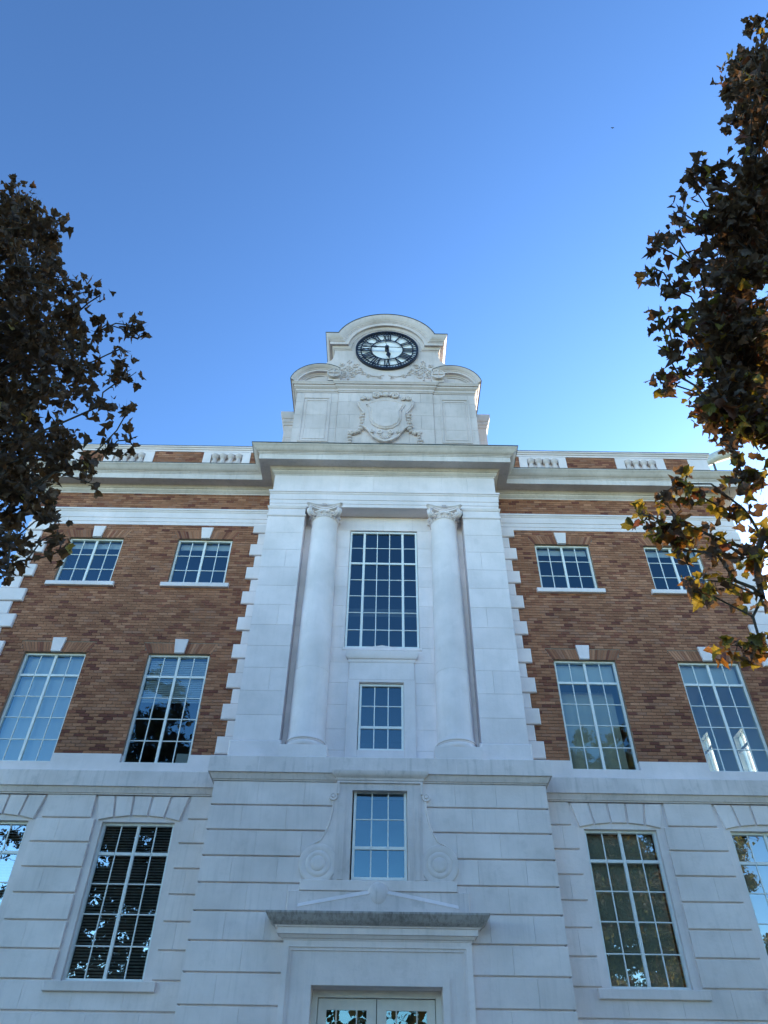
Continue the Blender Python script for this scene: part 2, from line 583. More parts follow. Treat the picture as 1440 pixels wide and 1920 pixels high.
# brick lintel arches and keystones
for s in (-1, 1):
    for cx0 in WX:
        for zt in (14.95, 11.18):
            cx = s * cx0
            arch = MB()
            arch.prism([(cx - HW - 0.02, zt + 0.002), (cx + HW + 0.02, zt + 0.002), (cx + HW + 0.18, zt + 0.298), (cx - HW - 0.18, zt + 0.298)], 0.004, 0.009)
            ao = arch.build('brick_arch', M['mortar'], B)
            for sd_ in (-1, 1):
                n = 10
                for k in range(n):
                    b0, b1 = 0.12 + (HW + 0.02 - 0.12) * k / n, 0.12 + (HW + 0.02 - 0.12) * (k + 1) / n
                    t0, t1 = 0.165 + (HW + 0.175 - 0.165) * k / n, 0.165 + (HW + 0.175 - 0.165) * (k + 1) / n
                    g = 0.005
                    p = [(cx + sd_ * (b0 + g), zt + 0.004), (cx + sd_ * (b1 - g), zt + 0.004), (cx + sd_ * (t1 - g), zt + 0.292), (cx + sd_ * (t0 + g), zt + 0.292)]
                    if sd_ < 0: p = [p[1], p[0], p[3], p[2]]
                    mb = MB()
                    mb.prism(p, -0.006, 0.010, 0.0, tint())
                    mb.build('arch_brick', M['brick'], ao, 'brick_tint')
            mb = MB()
            mb.prism([(cx - 0.120, zt + 0.0), (cx + 0.120, zt + 0.0), (cx + 0.172, zt + 0.40), (cx - 0.172, zt + 0.40)], -0.055, 0.01, 0.008)
            mb.build('keystone', M['paint'], B)

# quoins beside the bay and at the outer corners
QZ = [8.555, 8.978] + [8.978 + 0.4114 * k for k in range(1, 16)] + [15.458]
for i, (z0, z1) in enumerate(zip(QZ[:-1], QZ[1:])):
    long_ = i % 2 == 0
    for s in (-1, 1):
        a, b_ = mx(s, 3.15, 3.765 if long_ else 3.60)
        block(B, a, b_, z0 + 0.004, z1 - 0.004, -0.085 if long_ else -0.055, 0.10, M['paint'], 0.02, 'quoin')
        a, b_ = mx(s, 9.56 if long_ else 9.81, 10.29)
        block(B, a, b_, z0 + 0.004, z1 - 0.004, -0.085 if long_ else -0.055, 0.10, M['paint'], 0.02, 'quoin')

# ---------------- windows
WM, PM = {}, {}
def window(cx, z0, z1, hw, yf, nc, nr, thickc=(), thickr=(), parent=B, fw_=0.05, th=0.024, TH=0.062, name='window', label=None, m_='frame', gl='glass'):
    """frame with muntin bars and single panes; rows counted from the top"""
    w2, h = hw - 0.004, z1 - z0
    def cells(n, total, thick):
        bars = [(TH if i in thick else th) for i in range(1, n)]
        c = (total - sum(bars)) / n
        res, p = [], 0
        for i in range(n):
            res.append((p, p + c))
            p += c + (bars[i] if i < n - 1 else 0)
        return res
    cc = [(-w2 + fw_ + a, -w2 + fw_ + b_) for a, b_ in cells(nc, 2 * w2 - 2 * fw_, thickc)]
    rr = [(h - fw_ - b_, h - fw_ - a) for a, b_ in cells(nr, h - 2 * fw_, thickr)]
    key = (hw, round(h, 3), nc, nr, fw_)
    if key not in WM:
        f = MB()
        f.box(-w2, -w2 + fw_, 0, 0.09, 0, h); f.box(w2 - fw_, w2, 0, 0.09, 0, h)
        f.box(-w2 + fw_, w2 - fw_, 0, 0.09, h - fw_, h); f.box(-w2 + fw_, w2 - fw_, -0.012, 0.09, 0, fw_)
        g = MB()
        for i in range(nc - 1):
            a, b_ = cc[i][1], cc[i + 1][0]
            g.cbox(a, b_, 0.012 if b_ - a > 0.04 else 0.030, 0.062, fw_, h - fw_, 0.005)
        for i in range(nr - 1):
            a, b_ = rr[i + 1][1], rr[i][0]
            for c0, c1 in cc:
                g.cbox(c0, c1, 0.016 if b_ - a > 0.04 else 0.033, 0.060, a, b_, 0.005)
        WM[key] = (f.mesh('window_frame', M[m_]), g.mesh('muntin_bars', M[m_]))
    o = link(name, WM[key][0], parent, (cx, yf, z0))
    if label: o['label'] = label
    link('muntin_bars', WM[key][1], o)
    for c0, c1 in cc:
        for r0, r1 in rr:
            k2 = (round(c1 - c0, 4), round(r1 - r0, 4), gl)
            if k2 not in PM:
                p = MB()
                p.add([(-k2[0] / 2, 0, -k2[1] / 2), (k2[0] / 2, 0, -k2[1] / 2), (k2[0] / 2, 0, k2[1] / 2), (-k2[0] / 2, 0, k2[1] / 2)], [(0, 1, 2, 3)])
                PM[k2] = p.mesh('pane', M[gl])
            link('pane', PM[k2], o, ((c0 + c1) / 2, 0.047, (r0 + r1) / 2), (R(random.gauss(0, 0.25)), 0, R(random.gauss(0, 0.25))))
    return o

def slat_blind(win, hw, z0, z1, m, pitch=0.05, tilt=35, y=0.14):
    mb = MB()
    n = int((z1 - z0) / pitch)
    c, s_ = math.cos(R(tilt)) * pitch * 0.52, math.sin(R(tilt)) * pitch * 0.52
    for i in range(n):
        z = z0 + (i + 0.5) * pitch
        mb.add([(-hw, y - s_, z - c), (hw, y - s_, z - c), (hw, y + s_, z + c), (-hw, y + s_, z + c)], [(0, 1, 2, 3)])
    return mb.build('blind', m, win)

def shade(win, hw, z0, z1, m, y=0.16):
    mb = MB()
    mb.box(-hw, hw, y, y + 0.006, z0, z1)
    return mb.build('roller_shade', m, win)

YW = 0.075
wins = {}
for s in (-1, 1):
    for i, cx in enumerate(WX):
        wins[(3, s, i)] = window(s * cx, 13.35, 14.95, HW, YW, 4, 3, (2,), ())
        wins[(2, s, i)] = window(s * cx, 8.34, 11.18, HW, YW, 4, 5, (2,), (1,))
        mb = MB()
        mb.cbox(s * cx - 0.925, s * cx + 0.925, -0.10, 0.14, 13.215, 13.348, 0.012)
        mb.build('window_sill', M['paint'], B)
        mb = MB()
        mb.cbox(s * cx - HW + 0.004, s * cx + HW - 0.004, -0.02, 0.14, 8.29, 8.338, 0.01)
        mb.build('window_sill', M['belt'], B)
    for i, cx in enumerate(WX1):
        wins[(1, s, i)] = window(s * cx, 4.16, 7.05, HW, YW, 4, 5, (2,), (1,), gl='glass_low')
        mb = MB()
        mb.cbox(s * cx - 1.04, s * cx + 1.04, -0.125, 0.10, 3.98, 4.145, 0.012)
        mb.build('window_sill', M['base'], B)
# outermost ground-floor pair further along each wing is outside the frame
wins[(2, -1, 1)]['label'] = 'window with pale shades drawn behind all its panes'
shade(wins[(2, -1, 1)], HW - 0.05, 0.04, 2.80, M['blind'])
wins[(2, -1, 0)]['label'] = 'window with a slatted blind drawn over its top two rows of panes'
slat_blind(wins[(2, -1, 0)], HW - 0.06, 1.60, 2.80, M['blind'], 0.05, 20)
b_ = MB(); b_.box(0.40, 0.70, 0.16, 0.18, 0.0, 0.34); b_.build('paper_sheet', M['blind'], wins[(2, -1, 0)])
for i in (0, 1):
    wins[(1, -1, i)]['label'] = 'window with a dark slatted blind drawn all the way down'
    slat_blind(wins[(1, -1, i)], HW - 0.06, 0.03, 2.85, M['dblind'], 0.055, 48)
    shade(wins[(2, 1, i)], HW - 0.06, 2.26, 2.80, M['blind'])
    shade(wins[(1, 1, i)], HW - 0.06, 0.03, 2.85, M['hazeshade'], 0.2)
shade(wins[(2, 1, 0)], HW - 0.06, 0.03, 2.24, M['hazeshade'], 0.5)  # extra sheet added behind these panes to lift their brightness
for s in (-1, 1):
    for i in (0, 1):
        shade(wins[(3, s, i)], HW - 0.06, 1.36, 1.57, M['blind'])

# ---------------- ground-floor rusticated blocks of the wings
YB = -0.06
for s in (-1, 1):
    par = walls[('base', s)]
    for k in range(len(COURSES) - 1):
        z1, z0 = COURSES[k], COURSES[k + 1]
        za, zb = z0 + 0.016, z1 - 0.016
        if k == 0:
            segs = [(3.47, WX1[0] - 1.04), (WX1[0] + 1.04, WX1[1] - 1.04), (WX1[1] + 1.04, 10.25)]
            zb = 7.60
            for cx in WX1:
                c = s * cx
                tb = [-1.01, -0.61, -0.205, 0.205, 0.61, 1.01]
                bb = [-0.885, -0.54, -0.18, 0.18, 0.54, 0.885]
                bz = [7.075, 7.140, 7.172, 7.172, 7.140, 7.075]
                for j in range(5):
                    g = 0.021
                    mb = MB()
                    mb.prism([(c + bb[j] + g, bz[j]), (c + bb[j + 1] - g, bz[j + 1]), (c + tb[j + 1] - g, 7.58), (c + tb[j] + g, 7.58)], YB, 0.0, 0.010)
                    mb.build('voussoir', M['base'], par)
        elif z0 > 4.10:
            segs = [(3.47, WX1[0] - 0.94), (WX1[0] + 0.94, WX1[1] - 0.94), (WX1[1] + 0.94, 10.25)]
        else:
            segs = [(3.47, 10.25)]
        for a, b_ in segs:
            L_ = b_ - a
            n = max(1, round(L_ / 0.95)) if L_ > 0.9 else 1
            if n == 1 and L_ > 0.6 and k % 2: n = 2
            cut = [a] + [a + L_ * (j + (0.22 if k % 2 else -0.16) + random.uniform(-0.06, 0.06)) / n for j in range(1, n)] + [b_]
            for c0, c1 in zip(cut[:-1], cut[1:]):
                p, q = mx(s, c0 + 0.0008, c1 - 0.0008)
                block(par, p, q, za, zb, YB, 0.05, M['base'], 0.012, 'stone_block', 0.0015)

# ---------------- bay: rusticated base
XB = 3.46
YF = -0.95
bay = MB()
sheet_holes(bay, -XB + 0.05, XB - 0.05, -0.2, 7.75, [(-0.56, 0.56, 5.70, 7.44), (-1.145, 1.145, 1.62, 3.975)], YF + 0.05, -0.45)
for s in (-1, 1):
    x = s * (XB - 0.05)
    bay.add([(x, YF + 0.05, -0.2), (x, 0, -0.2), (x, 0, 8.1), (x, YF + 0.05, 8.1)], [(0, 1, 2, 3)])
bayo = bay.build('bay_base_wall', M['base'], B)
for k in range(len(COURSES) - 1):
    z1, z0 = COURSES[k], COURSES[k + 1]
    za, zb = z0 + 0.013, (7.60 if k == 0 else z1 - 0.013)
    inner = 0.86 if z0 > 5.6 else (1.05 if z0 > 4.6 else 1.60)
    for s in (-1, 1):
        L_ = XB - inner
        n = 3 if L_ > 2.2 else 2
        cut = [inner] + [inner + L_ * (j + (0.25 if k % 2 else -0.15) + random.uniform(-0.08, 0.08)) / n for j in range(1, n)] + [XB]
        for c0, c1 in zip(cut[:-1], cut[1:]):
            p, q = mx(s, c0 + 0.0008, c1 - 0.0008)
            block(bayo, p, q, za, zb, YF, 0.06, M['base'], 0.012, 'stone_block', 0.0015)
        p, q = mx(s, XB - 0.06, XB)
        mb = MB(); mb.box(p, q, YF + 0.05, -0.02, za, zb); mb.build('stone_block', M['base'], bayo)

# belt course
prof = [(0.0, 7.60), (0.02, 7.60), (0.025, 7.625), (0.05, 7.63), (0.06, 7.66), (0.085, 7.70), (0.10, 7.742), (0.14, 7.745), (0.142, 8.075), (0.13, 8.09), (-0.30, 8.16)]
for s in (-1, 1):
    pth = [(-10.25, 8), (-10.25, YB), (-XB + 0.1, YB)] if s < 0 else [(XB - 0.1, YB), (10.25, YB), (10.25, 8)]
    mb = MB(); mould(mb, pth, prof)
    mb.build('belt_course', M['belt'], B, smooth=25)
mb = MB(); mould(mb, [(-XB, 0), (-XB, YF), (XB, YF), (XB, 0)], prof[:-1] + [(-0.9, 8.14)])
mb.build('belt_course', M['belt'], B, smooth=25)
# belt joints: short raised lips of pale mortar
for x in (-2.55, -1.55, -0.55, 0.55, 1.6, 2.6):
    mb = MB(); mb.box(x - 0.004, x + 0.004, YF - 0.1435, YF - 0.139, 7.76, 8.06)
    mb.build('mortar_joint', M['paint'], B)

# ---------------- lower bay window with console surround
window(0.01, 5.735, 7.46, 0.545, YF + 0.07, 3, 3, (), (2,))
sur = MB()
yS = YF - 0.055
sur.box(-0.865, -0.565, yS, YF + 0.06, 5.70, 7.60)
sur.box(0.565, 0.865, yS, YF + 0.06, 5.70, 7.60)
sur.box(-0.565, 0.565, yS, YF + 0.06, 7.42, 7.60)
for a, b_ in ((-0.80, -0.70), (0.70, 0.80)):
    sur.box(a, b_, yS - 0.018, yS + 0.001, 5.70, 7.35)
sur.box(-0.89, -0.84, yS - 0.035, YF, 7.33, 7.60); sur.box(0.84, 0.89, yS - 0.035, YF, 7.33, 7.60)
sur.box(-0.84, 0.84, yS - 0.035, YF, 7.56, 7.601)
so = sur.build('window_surround', M['belt'], B)
mb = MB(); mould(mb, [(-0.88, YF), (-0.88, yS - 0.02), (0.88, yS - 0.02), (0.88, YF)], [(0, 7.60), (0.025, 7.61), (0.04, 7.655), (0.09, 7.69), (0.12, 7.735), (0.13, 7.785), (-0.10, 7.80)])
mb.build('surround_cap', M['belt'], so, smooth=30)
for s in (-1, 1):
    c = MB()
    # console: straight strip beside the jamb flaring down into a big volute
    pts = [(0.86, 5.72), (1.40, 5.72)]
    for a in range(-30, 81, 10):
        pts.append((1.18 + 0.37 * math.cos(R(a)), 5.99 + 0.37 * math.sin(R(a)) * 0.98))
    pts += [(1.14, 6.42), (1.05, 6.62), (0.98, 6.85), (0.945, 7.1), (0.94, 7.33), (0.86, 7.33)]
    pts = [(s * x, z) for x, z in pts]
    if s < 0: pts = pts[::-1]
    c.prism(pts, YF - 0.035, YF + 0.02, 0.0)
    co = c.build('console', M['base'], so)
    v_ = MB()
    v_.ylathe([(0.375, YF - 0.03), (0.365, YF - 0.048), (0.345, YF - 0.055), (0.27, YF - 0.050), (0.245, YF - 0.043), (0.232, YF - 0.052), (0.215, YF - 0.062), (0.165, YF - 0.060), (0.145, YF - 0.052), (0.132, YF - 0.060), (0.12, YF - 0.070), (0.06, YF - 0.074), (0.0, YF - 0.075)], s * 1.18, 5.99, 40, False)
    v_.build('volute', M['base'], co, smooth=40)
    v_ = MB()
    v_.ylathe([(0.085, YF), (0.085, YF - 0.075), (0.05, YF - 0.075), (0.045, YF - 0.06), (0.03, YF - 0.085), (0, YF - 0.09)], s * 0.955, 7.29, 20, False)
    v_.build('upper_scroll', M['base'], co, smooth=40)
    mb = MB()
    mb.tube([(s * x, YF - 0.035, z) for x, z in ((0.945, 7.2), (0.95, 7.0), (0.99, 6.8), (1.06, 6.6), (1.16, 6.42), (1.28, 6.36), (1.42, 6.27))], 0.018, 6)
    mb.build('console_edge', M['base'], co, smooth=60)
mb = MB(); mb.cbox(-1.50, 1.50, YF - 0.065, YF + 0.02, 5.51, 5.70, 0.01); mb.build('plinth_block', M['base'], so)
mb = MB(); mb.cbox(-1.71, 1.71, YF - 0.045, YF + 0.02, 4.98, 5.505, 0.01); mb.build('pediment_panel', M['belt'], so)
tymp = MB()
tymp.prism([(-1.50, 5.0), (1.50, 5.0), (1.50, 5.215), (0.16, 5.45), (-0.16, 5.45), (-1.50, 5.215)], YF - 0.115, YF, 0.0)
tymp.build('pediment', M['belt'], so)
for s in (-1, 1):
    mb = MB()      # raking moulding: its face leans back and catches the sky
    x0, x1 = s * 0.17, s * 1.50
    mb.loft([[(x0, YF - 0.118, 5.435), (x1, YF - 0.118, 5.200)], [(x0, YF - 0.124, 5.45), (x1, YF - 0.124, 5.212)], [(x0, YF - 0.05, 5.535), (x1, YF - 0.05, 5.285)], [(x0, YF, 5.54), (x1, YF, 5.29)]])
    mb.build('raking_bar', M['base'], so)
mb = MB(); mb.ell((0, YF - 0.055, 5.44), (0.21, 0.09, 0.23), 24, 14)
mb.build('pediment_boss', M['belt'], so, smooth=60)

# ---------------- entrance
YD = -1.10
dm = MB()
dm.box(-1.69, -1.145, YD + 0.045, YF + 0.06, 1.3, 4.66); dm.box(1.145, 1.69, YD + 0.045, YF + 0.06, 1.3, 4.66)
dm.box(-1.145, 1.145, YD + 0.045, YF + 0.06, 3.975, 4.66)
do = dm.build('door_surround', M['base'], B)
def uframe(xo, zo, wd, y0, y1, name, m):
    """three-sided raised frame"""
    mb = MB()
    mb.box(-xo, -xo + wd, y0, y1, 1.3, zo - wd); mb.box(xo - wd, xo, y0, y1, 1.3, zo - wd); mb.box(-xo, xo, y0, y1, zo - wd, zo)
    return mb.build(name, m, do)
uframe(1.692, 4.655, 0.10, YD, YD + 0.05, 'outer_moulding', M['base'])
uframe(1.60, 4.56, 0.055, YD + 0.022, YD + 0.052, 'inner_moulding', M['base'])
uframe(1.27, 4.10, 0.122, YD + 0.015, YD + 0.05, 'architrave', M['base'])
for x in (-0.53, 0.6):
    mb = MB(); mb.box(x - 0.003, x + 0.003, YD + 0.0425, YD + 0.046, 4.10, 4.56); mb.build('mortar_joint', M['belt'], do)
rv = MB()   # reveal behind the opening
rv.box(-1.20, -1.144, YF + 0.055, -0.50, 1.3, 3.975); rv.box(1.144, 1.20, YF + 0.055, -0.50, 1.3, 3.975); rv.box(-1.20, 1.20, YF + 0.055, -0.50, 3.976, 4.05)
rv.build('door_reveal', M['base'], do)
hood = MB()
mould(hood, [(-1.69, YF), (-1.69, YD), (1.69, YD), (1.69, YF)],
      [(0, 4.655), (0.012, 4.66), (0.015, 4.675), (0.05, 4.69), (0.085, 4.735), (0.12, 4.74), (0.122, 4.84), (0.15, 4.845), (0.155, 4.865), (0.18, 4.87)])
hood.build('door_cornice', M['base'], B, smooth=25)
hood = MB()
mould(hood, [(-1.69, YF), (-1.69, YD), (1.69, YD), (1.69, YF)],
      [(0.18, 4.87), (0.19, 4.875), (0.22, 4.90), (0.275, 4.94), (0.31, 5.0), (0.335, 5.03), (0.338, 5.062), (-0.12, 5.09)])
hood.build('stained_cornice_gutter', M['grime'], B, smooth=30)
# doors
df = MB()
for s in (-1, 1):
    a, b_ = mx(s, 1.045, 1.145); df.box(a, b_, -0.66, -0.52, 1.6, 3.975)
df.box(-1.045, 1.045, -0.66, -0.52, 3.865, 3.975)
dfo = df.build('door_frame', M['doorpaint'], B)
for s in (-1, 1):
    a, b_ = mx(s, 0.008, 1.035)
    g0, g1 = mx(s, 0.175, 0.885)
    mb = MB()
    zb_, zt_ = 1.63, 3.855
    for (x0, x1, z0, z1) in ((a, g0, zb_, zt_), (g1, b_, zb_, zt_), (g0, g1, 3.688, zt_), (g0, g1, zb_, 2.25)):
        mb.box(x0, x1, -0.60, -0.55, z0, z1)
    lo = mb.build('door_leaf', M['doorpaint'], B, label='left door leaf' if s < 0 else 'right door leaf')
    mb = MB()
    w_ = g1 - g0
    for k in (0.245, 0.755):
        mb.box(g0 + w_ * k - 0.012, g0 + w_ * k + 0.012, -0.59, -0.56, 2.25, 3.688)
    for z in (2.6, 3.05, 3.42):
        mb.box(g0, g1, -0.588, -0.562, z - 0.01, z + 0.01)
    mb.build('muntin_bars', M['doorpaint'], lo)
    xs = [g0, g0 + w_ * 0.245 - 0.012, g0 + w_ * 0.245 + 0.012, g0 + w_ * 0.755 - 0.012, g0 + w_ * 0.755 + 0.012, g1]
    for j in range(3):
        for z0, z1 in ((2.25, 2.59), (2.61, 3.04), (3.06, 3.41), (3.43, 3.688)):
            mb = MB(); mb.add([(xs[2 * j], -0.575, z0), (xs[2 * j + 1], -0.575, z0), (xs[2 * j + 1], -0.575, z1), (xs[2 * j], -0.575, z1)], [(0, 1, 2, 3)])
            mb.build('pane', M['glass'], lo)
    mb = MB(); mb.tube([(s * 0.09, -0.60, 2.5), (s * 0.09, -0.66, 2.5), (s * 0.09, -0.66, 2.85), (s * 0.09, -0.60, 2.85)], 0.012, 8)
    mb.build('handle', M['flash'], lo)

# ---------------- upper bay: pilasters, niche, columns
YP = -0.90
NY = -0.48
nic = MB()
sheet_holes(nic, -2.21, 2.21, 8.10, 15.44, [(-0.935, 0.935, 11.13, 14.94), (-0.525, 0.525, 8.50, 10.17)], NY, NY + 0.2)
nio = nic.build('niche_wall', M['paint'], B)
# facing stones of the niche wall
NC = [8.12, 8.50, 9.0, 9.6, 10.17, 10.72, 11.13, 11.75, 12.38, 13.0, 13.65, 14.30, 14.94, 15.435]
for k, (z0, z1) in enumerate(zip(NC[:-1], NC[1:])):
    hw = 0.94 if 11.1 < (z0 + z1) / 2 < 14.94 else (0.53 if 8.5 < (z0 + z1) / 2 < 10.17 else 0)
    if hw:
        cut = [hw, 1.35 if k % 2 else 1.6, 2.205]
        sg = [mx(s, a, b_) for s in (-1, 1) for a, b_ in zip(cut[:-1], cut[1:])]
    else:
        c = [-2.205, -1.2, -0.4, 0.4, 1.2, 2.205] if k % 2 else [-2.205, -1.6, -0.8, 0, 0.8, 1.6, 2.205]
        sg = list(zip(c[:-1], c[1:]))
    for a, b_ in sg:
        block(nio, a + 0.002, b_ - 0.002, z0 + 0.002, z1 - 0.002, NY - 0.014, 0.016, M['paint'], 0.002)
for s in (-1, 1):
    core = MB()
    a, b_ = mx(s, 2.205, 3.235)
    core.box(a, b_, YP + 0.02, 0.0, 8.10, 15.44)
    po = core.build('pilaster', M['paint'], B)
    zz = [8.52] + [8.52 + 0.596 * k for k in range(1, 11)] + [15.07]
    for k, (z0, z1) in enumerate(zip(zz[:-1], zz[1:])):
        if k % 3 == 2:
            c = a + (b_ - a) * (0.38 if s > 0 else 0.62)
            block(po, a, c - 0.002, z0 + 0.0015, z1 - 0.0015, YP, 0.03, M['paint'], 0.004)
            block(po, c + 0.002, b_, z0 + 0.0015, z1 - 0.0015, YP, 0.03, M['paint'], 0.004)
        else:
            block(po, a, b_, z0 + 0.0015, z1 - 0.0015, YP, 0.03, M['paint'], 0.004)
    mb = MB(); mb.cbox(a - 0.05 if s > 0 else a - 0.05, b_ + 0.05, YP - 0.05, 0.0, 8.10, 8.51, 0.03)
    mb.build('pilaster_base', M['paint'], po)
    path = [(a, -0.2), (a, YP), (b_, YP), (b_, 0)]
    mb = MB(); mould(mb, path, [(0.0, 15.07), (0.012, 15.075), (0.028, 15.10), (0.028, 15.14), (0.0, 15.15), (0.0, 15.36), (0.015, 15.365), (0.03, 15.40), (0.045, 15.435), (-0.02, 15.44)])
    mb.build('pilaster_cap', M['paint'], po, smooth=30)
    mb = MB(); mb.box(a + 0.002, b_ - 0.002, YP + 0.004, 0, 15.065, 15.43); mb.build('pilaster_neck', M['paint'], po)

window(0.0, 11.14, 14.92, 0.93, NY + 0.03, 5, 7, (1, 4), (2,))
window(0.005, 8.51, 10.16, 0.52, NY + 0.03, 3, 3, (), (2,))
ms = MB()
ms.cbox(-0.80, -0.53, NY - 0.05, NY, 8.16, 10.24, 0.008); ms.cbox(0.53, 0.80, NY - 0.05, NY, 8.16, 10.24, 0.008)
ms.cbox(-0.53, 0.53, NY - 0.05, NY, 10.175, 10.24, 0.004); ms.cbox(-0.53, 0.53, NY - 0.05, NY, 8.16, 8.50, 0.008)
mso = ms.build('window_surround', M['paint'], B)
mb = MB(); mb.cbox(-0.785, 0.785, NY - 0.04, NY, 10.245, 10.72, 0.008); mb.build('apron_panel', M['paint'], mso)
mb = MB(); mould(mb, [(-0.80, NY), (-0.80, NY - 0.045), (0.80, NY - 0.045), (0.80, NY)],
                 [(0, 10.70), (0.01, 10.72), (0.015, 10.78), (0.045, 10.80), (0.075, 10.86), (0.08, 10.99), (-0.05, 11.02)])
mb.build('apron_moulding', M['paint'], mso, smooth=25)
mb = MB(); mb.cbox(-0.98, 0.98, NY - 0.035, NY + 0.1, 11.055, 11.135, 0.01); mb.build('window_sill', M['paint'], mso)
mb = MB(); mb.prism([(-0.40, 11.135), (0.40, 11.135), (0.0, 11.20)], NY - 0.03, NY + 0.02); mb.build('sill_crest', M['paint'], mso)

def spiral_pts(cx, cz, r0, turns, sgn, y, n=30, a0=90, k=0.12, dy=0.0):
    pts = []
    for i in range(n + 1):
        t_ = i / n
        a = R(a0) + sgn * 2 * math.pi * turns * t_
        r_ = r0 * (1 - t_) + r0 * k * t_
        pts.append((cx + r_ * math.cos(a), y - dy * t_, cz + r_ * math.sin(a)))
    return pts

# column master then a copy
CXC, CYC = 1.66, -0.62
def column():
    e = link('column', None, B, (-CXC, CYC, 8.14))
    def L(z): return z - 8.14
    sh = MB()
    pr = [(0.445, 8.56), (0.428, 8.60), (0.418, 8.68)]
    for i in range(13):
        t_ = i / 12
        z = 8.70 + t_ * (14.94 - 8.70)
        r_ = 0.416 - 0.060 * (t_ ** 1.7)
        pr.append((r_, z))
    k = [i for i, p in enumerate(pr) if p[1] > 10.3][0]
    r_ = pr[k][0]
    pr[k:k] = [(r_ + 0.003, 10.296), (r_ - 0.003, 10.300), (r_ - 0.003, 10.304), (r_ + 0.003, 10.308)]
    pr += [(0.362, 14.99), (0.372, 15.02)]
    sh.lathe([(r_, L(z)) for r_, z in pr], 0, 0, 48)
    sh.build('shaft', M['paint'], e, smooth=30)
    ba = MB()
    ba.lathe([(0.44, L(8.355))] + [(0.415 + 0.05 * math.cos(R(a)), L(8.425) + 0.07 * math.sin(R(a))) for a in range(-80, 90, 20)] + [(0.435, L(8.50)), (0.435, L(8.525))]
             + [(0.44 + 0.022 * math.cos(R(a)), L(8.545) + 0.018 * math.sin(R(a))) for a in range(-80, 90, 40)], 0, 0, 48)
    bo = ba.build('base', M['paint'], e, smooth=50)
    mb = MB(); mb.box(-0.51, 0.51, -0.455, 0.13, -0.06, L(8.36)); mb.build('plinth', M['paint'], bo)
    def SQ(mb_):      # low capital: everything above the neck is flattened towards the abacus
        t0 = 15.44 - 8.14
        mb_.v = [(x, y, t0 - (t0 - z) * 0.66) for x, y, z in mb_.v]
    cp = MB()   # bell, astragal, echinus
    cp.lathe([(0.352, L(14.79))] + [(0.37 + 0.024 * math.cos(R(a)), L(14.82) + 0.024 * math.sin(R(a))) for a in range(-80, 90, 20)] + [(0.36, L(14.85)), (0.365, L(14.90)), (0.40, L(14.98)), (0.44, L(15.06)), (0.43, L(15.12)), (0.38, L(15.2)), (0.38, L(15.3))], 0, 0, 48)
    SQ(cp)
    co = cp.build('capital', M['paint'], e, smooth=45)
    eg = MB()   # egg row
    for i in range(16):
        a = 2 * math.pi * (i + 0.5) / 16
        eg.ell((0.42 * math.cos(a), 0.42 * math.sin(a), L(15.03)), (0.045, 0.045, 0.075), 8, 6)
    for i in range(32):
        a = 2 * math.pi * i / 32
        eg.ell((0.385 * math.cos(a), 0.385 * math.sin(a), L(14.875)), (0.022, 0.022, 0.018), 6, 4)
    SQ(eg)
    eg.build('egg_moulding', M['paint'], co, smooth=60)
    ab = MB()   # abacus with concave sides
    def abp(hd, sag):
        pts = []
        cs = [(-hd, -hd), (hd, -hd), (hd, hd), (-hd, hd)]
        for i in range(4):
            p, q = Vector(cs[i]), Vector(cs[(i + 1) % 4])
            mid = (p + q) / 2
            inn = -mid.normalized() * sag
            d = (q - p).normalized() * 0.05
            p2, q2 = p + d, q - d
            for j in range(9):
                t_ = j / 8
                pts.append(p2.lerp(q2, t_) + inn * (1 - (2 * t_ - 1) ** 2))
        return pts
    lv = [(0.44, 0.085, 15.275), (0.445, 0.085, 15.30), (0.47, 0.09, 15.34), (0.50, 0.095, 15.385), (0.51, 0.095, 15.392), (0.51, 0.095, 15.436)]
    rows = [[(p.x, p.y, L(z)) for p in abp(h_, s_)] for h_, s_, z in lv]
    ab.loft(rows, True)
    n0 = len(rows[0])
    ab.f.append(tuple(range(n0)))
    ab.c.append(None)
    SQ(ab)
    ab.build('abacus', M['paint'], co, smooth=35)
    for ax, ay in ((-1, -1), (1, -1), (1, 1), (-1, 1)):
        vo = MB()
        # built on the x axis, then turned to the diagonal
        cxv, czv, r0 = 0.485, L(15.195), 0.158
        vo.ylathe([(0.02, -0.060), (0.11, -0.050), (r0 * 0.98, -0.045), (r0, -0.035), (r0 * 0.9, 0.0), (r0, 0.045), (r0 * 0.98, 0.055), (0.11, 0.050), (0.02, 0.060)], cxv, czv, 28, True)
        vo.box(0.25, 0.50, -0.05, 0.05, czv + 0.07, czv + r0 - 0.01)
        for sy in (-1, 1):
            vo.tube(spiral_pts(cxv, czv, r0 * 0.93, 1.7, 1 if sy < 0 else 1, sy * 0.056, 40, 95), [0.030 - 0.013 * i / 40 for i in range(41)], 7)
            vo.ell((cxv, sy * 0.06, czv), (0.03, 0.02, 0.03), 8, 6)
        # hanging leaf below each volute
        vo.tube([(0.44, 0, czv - 0.10), (0.41, 0, czv - 0.17), (0.385, 0, czv - 0.21)], [0.028, 0.02, 0.008], 6)
        an = math.atan2(ay, ax)
        ca, sa = math.cos(an), math.sin(an)
        vo.v = [(x * ca - y * sa, x * sa + y * ca, z) for x, y, z in vo.v]
        vo.build('volute', M['paint'], co, smooth=50)
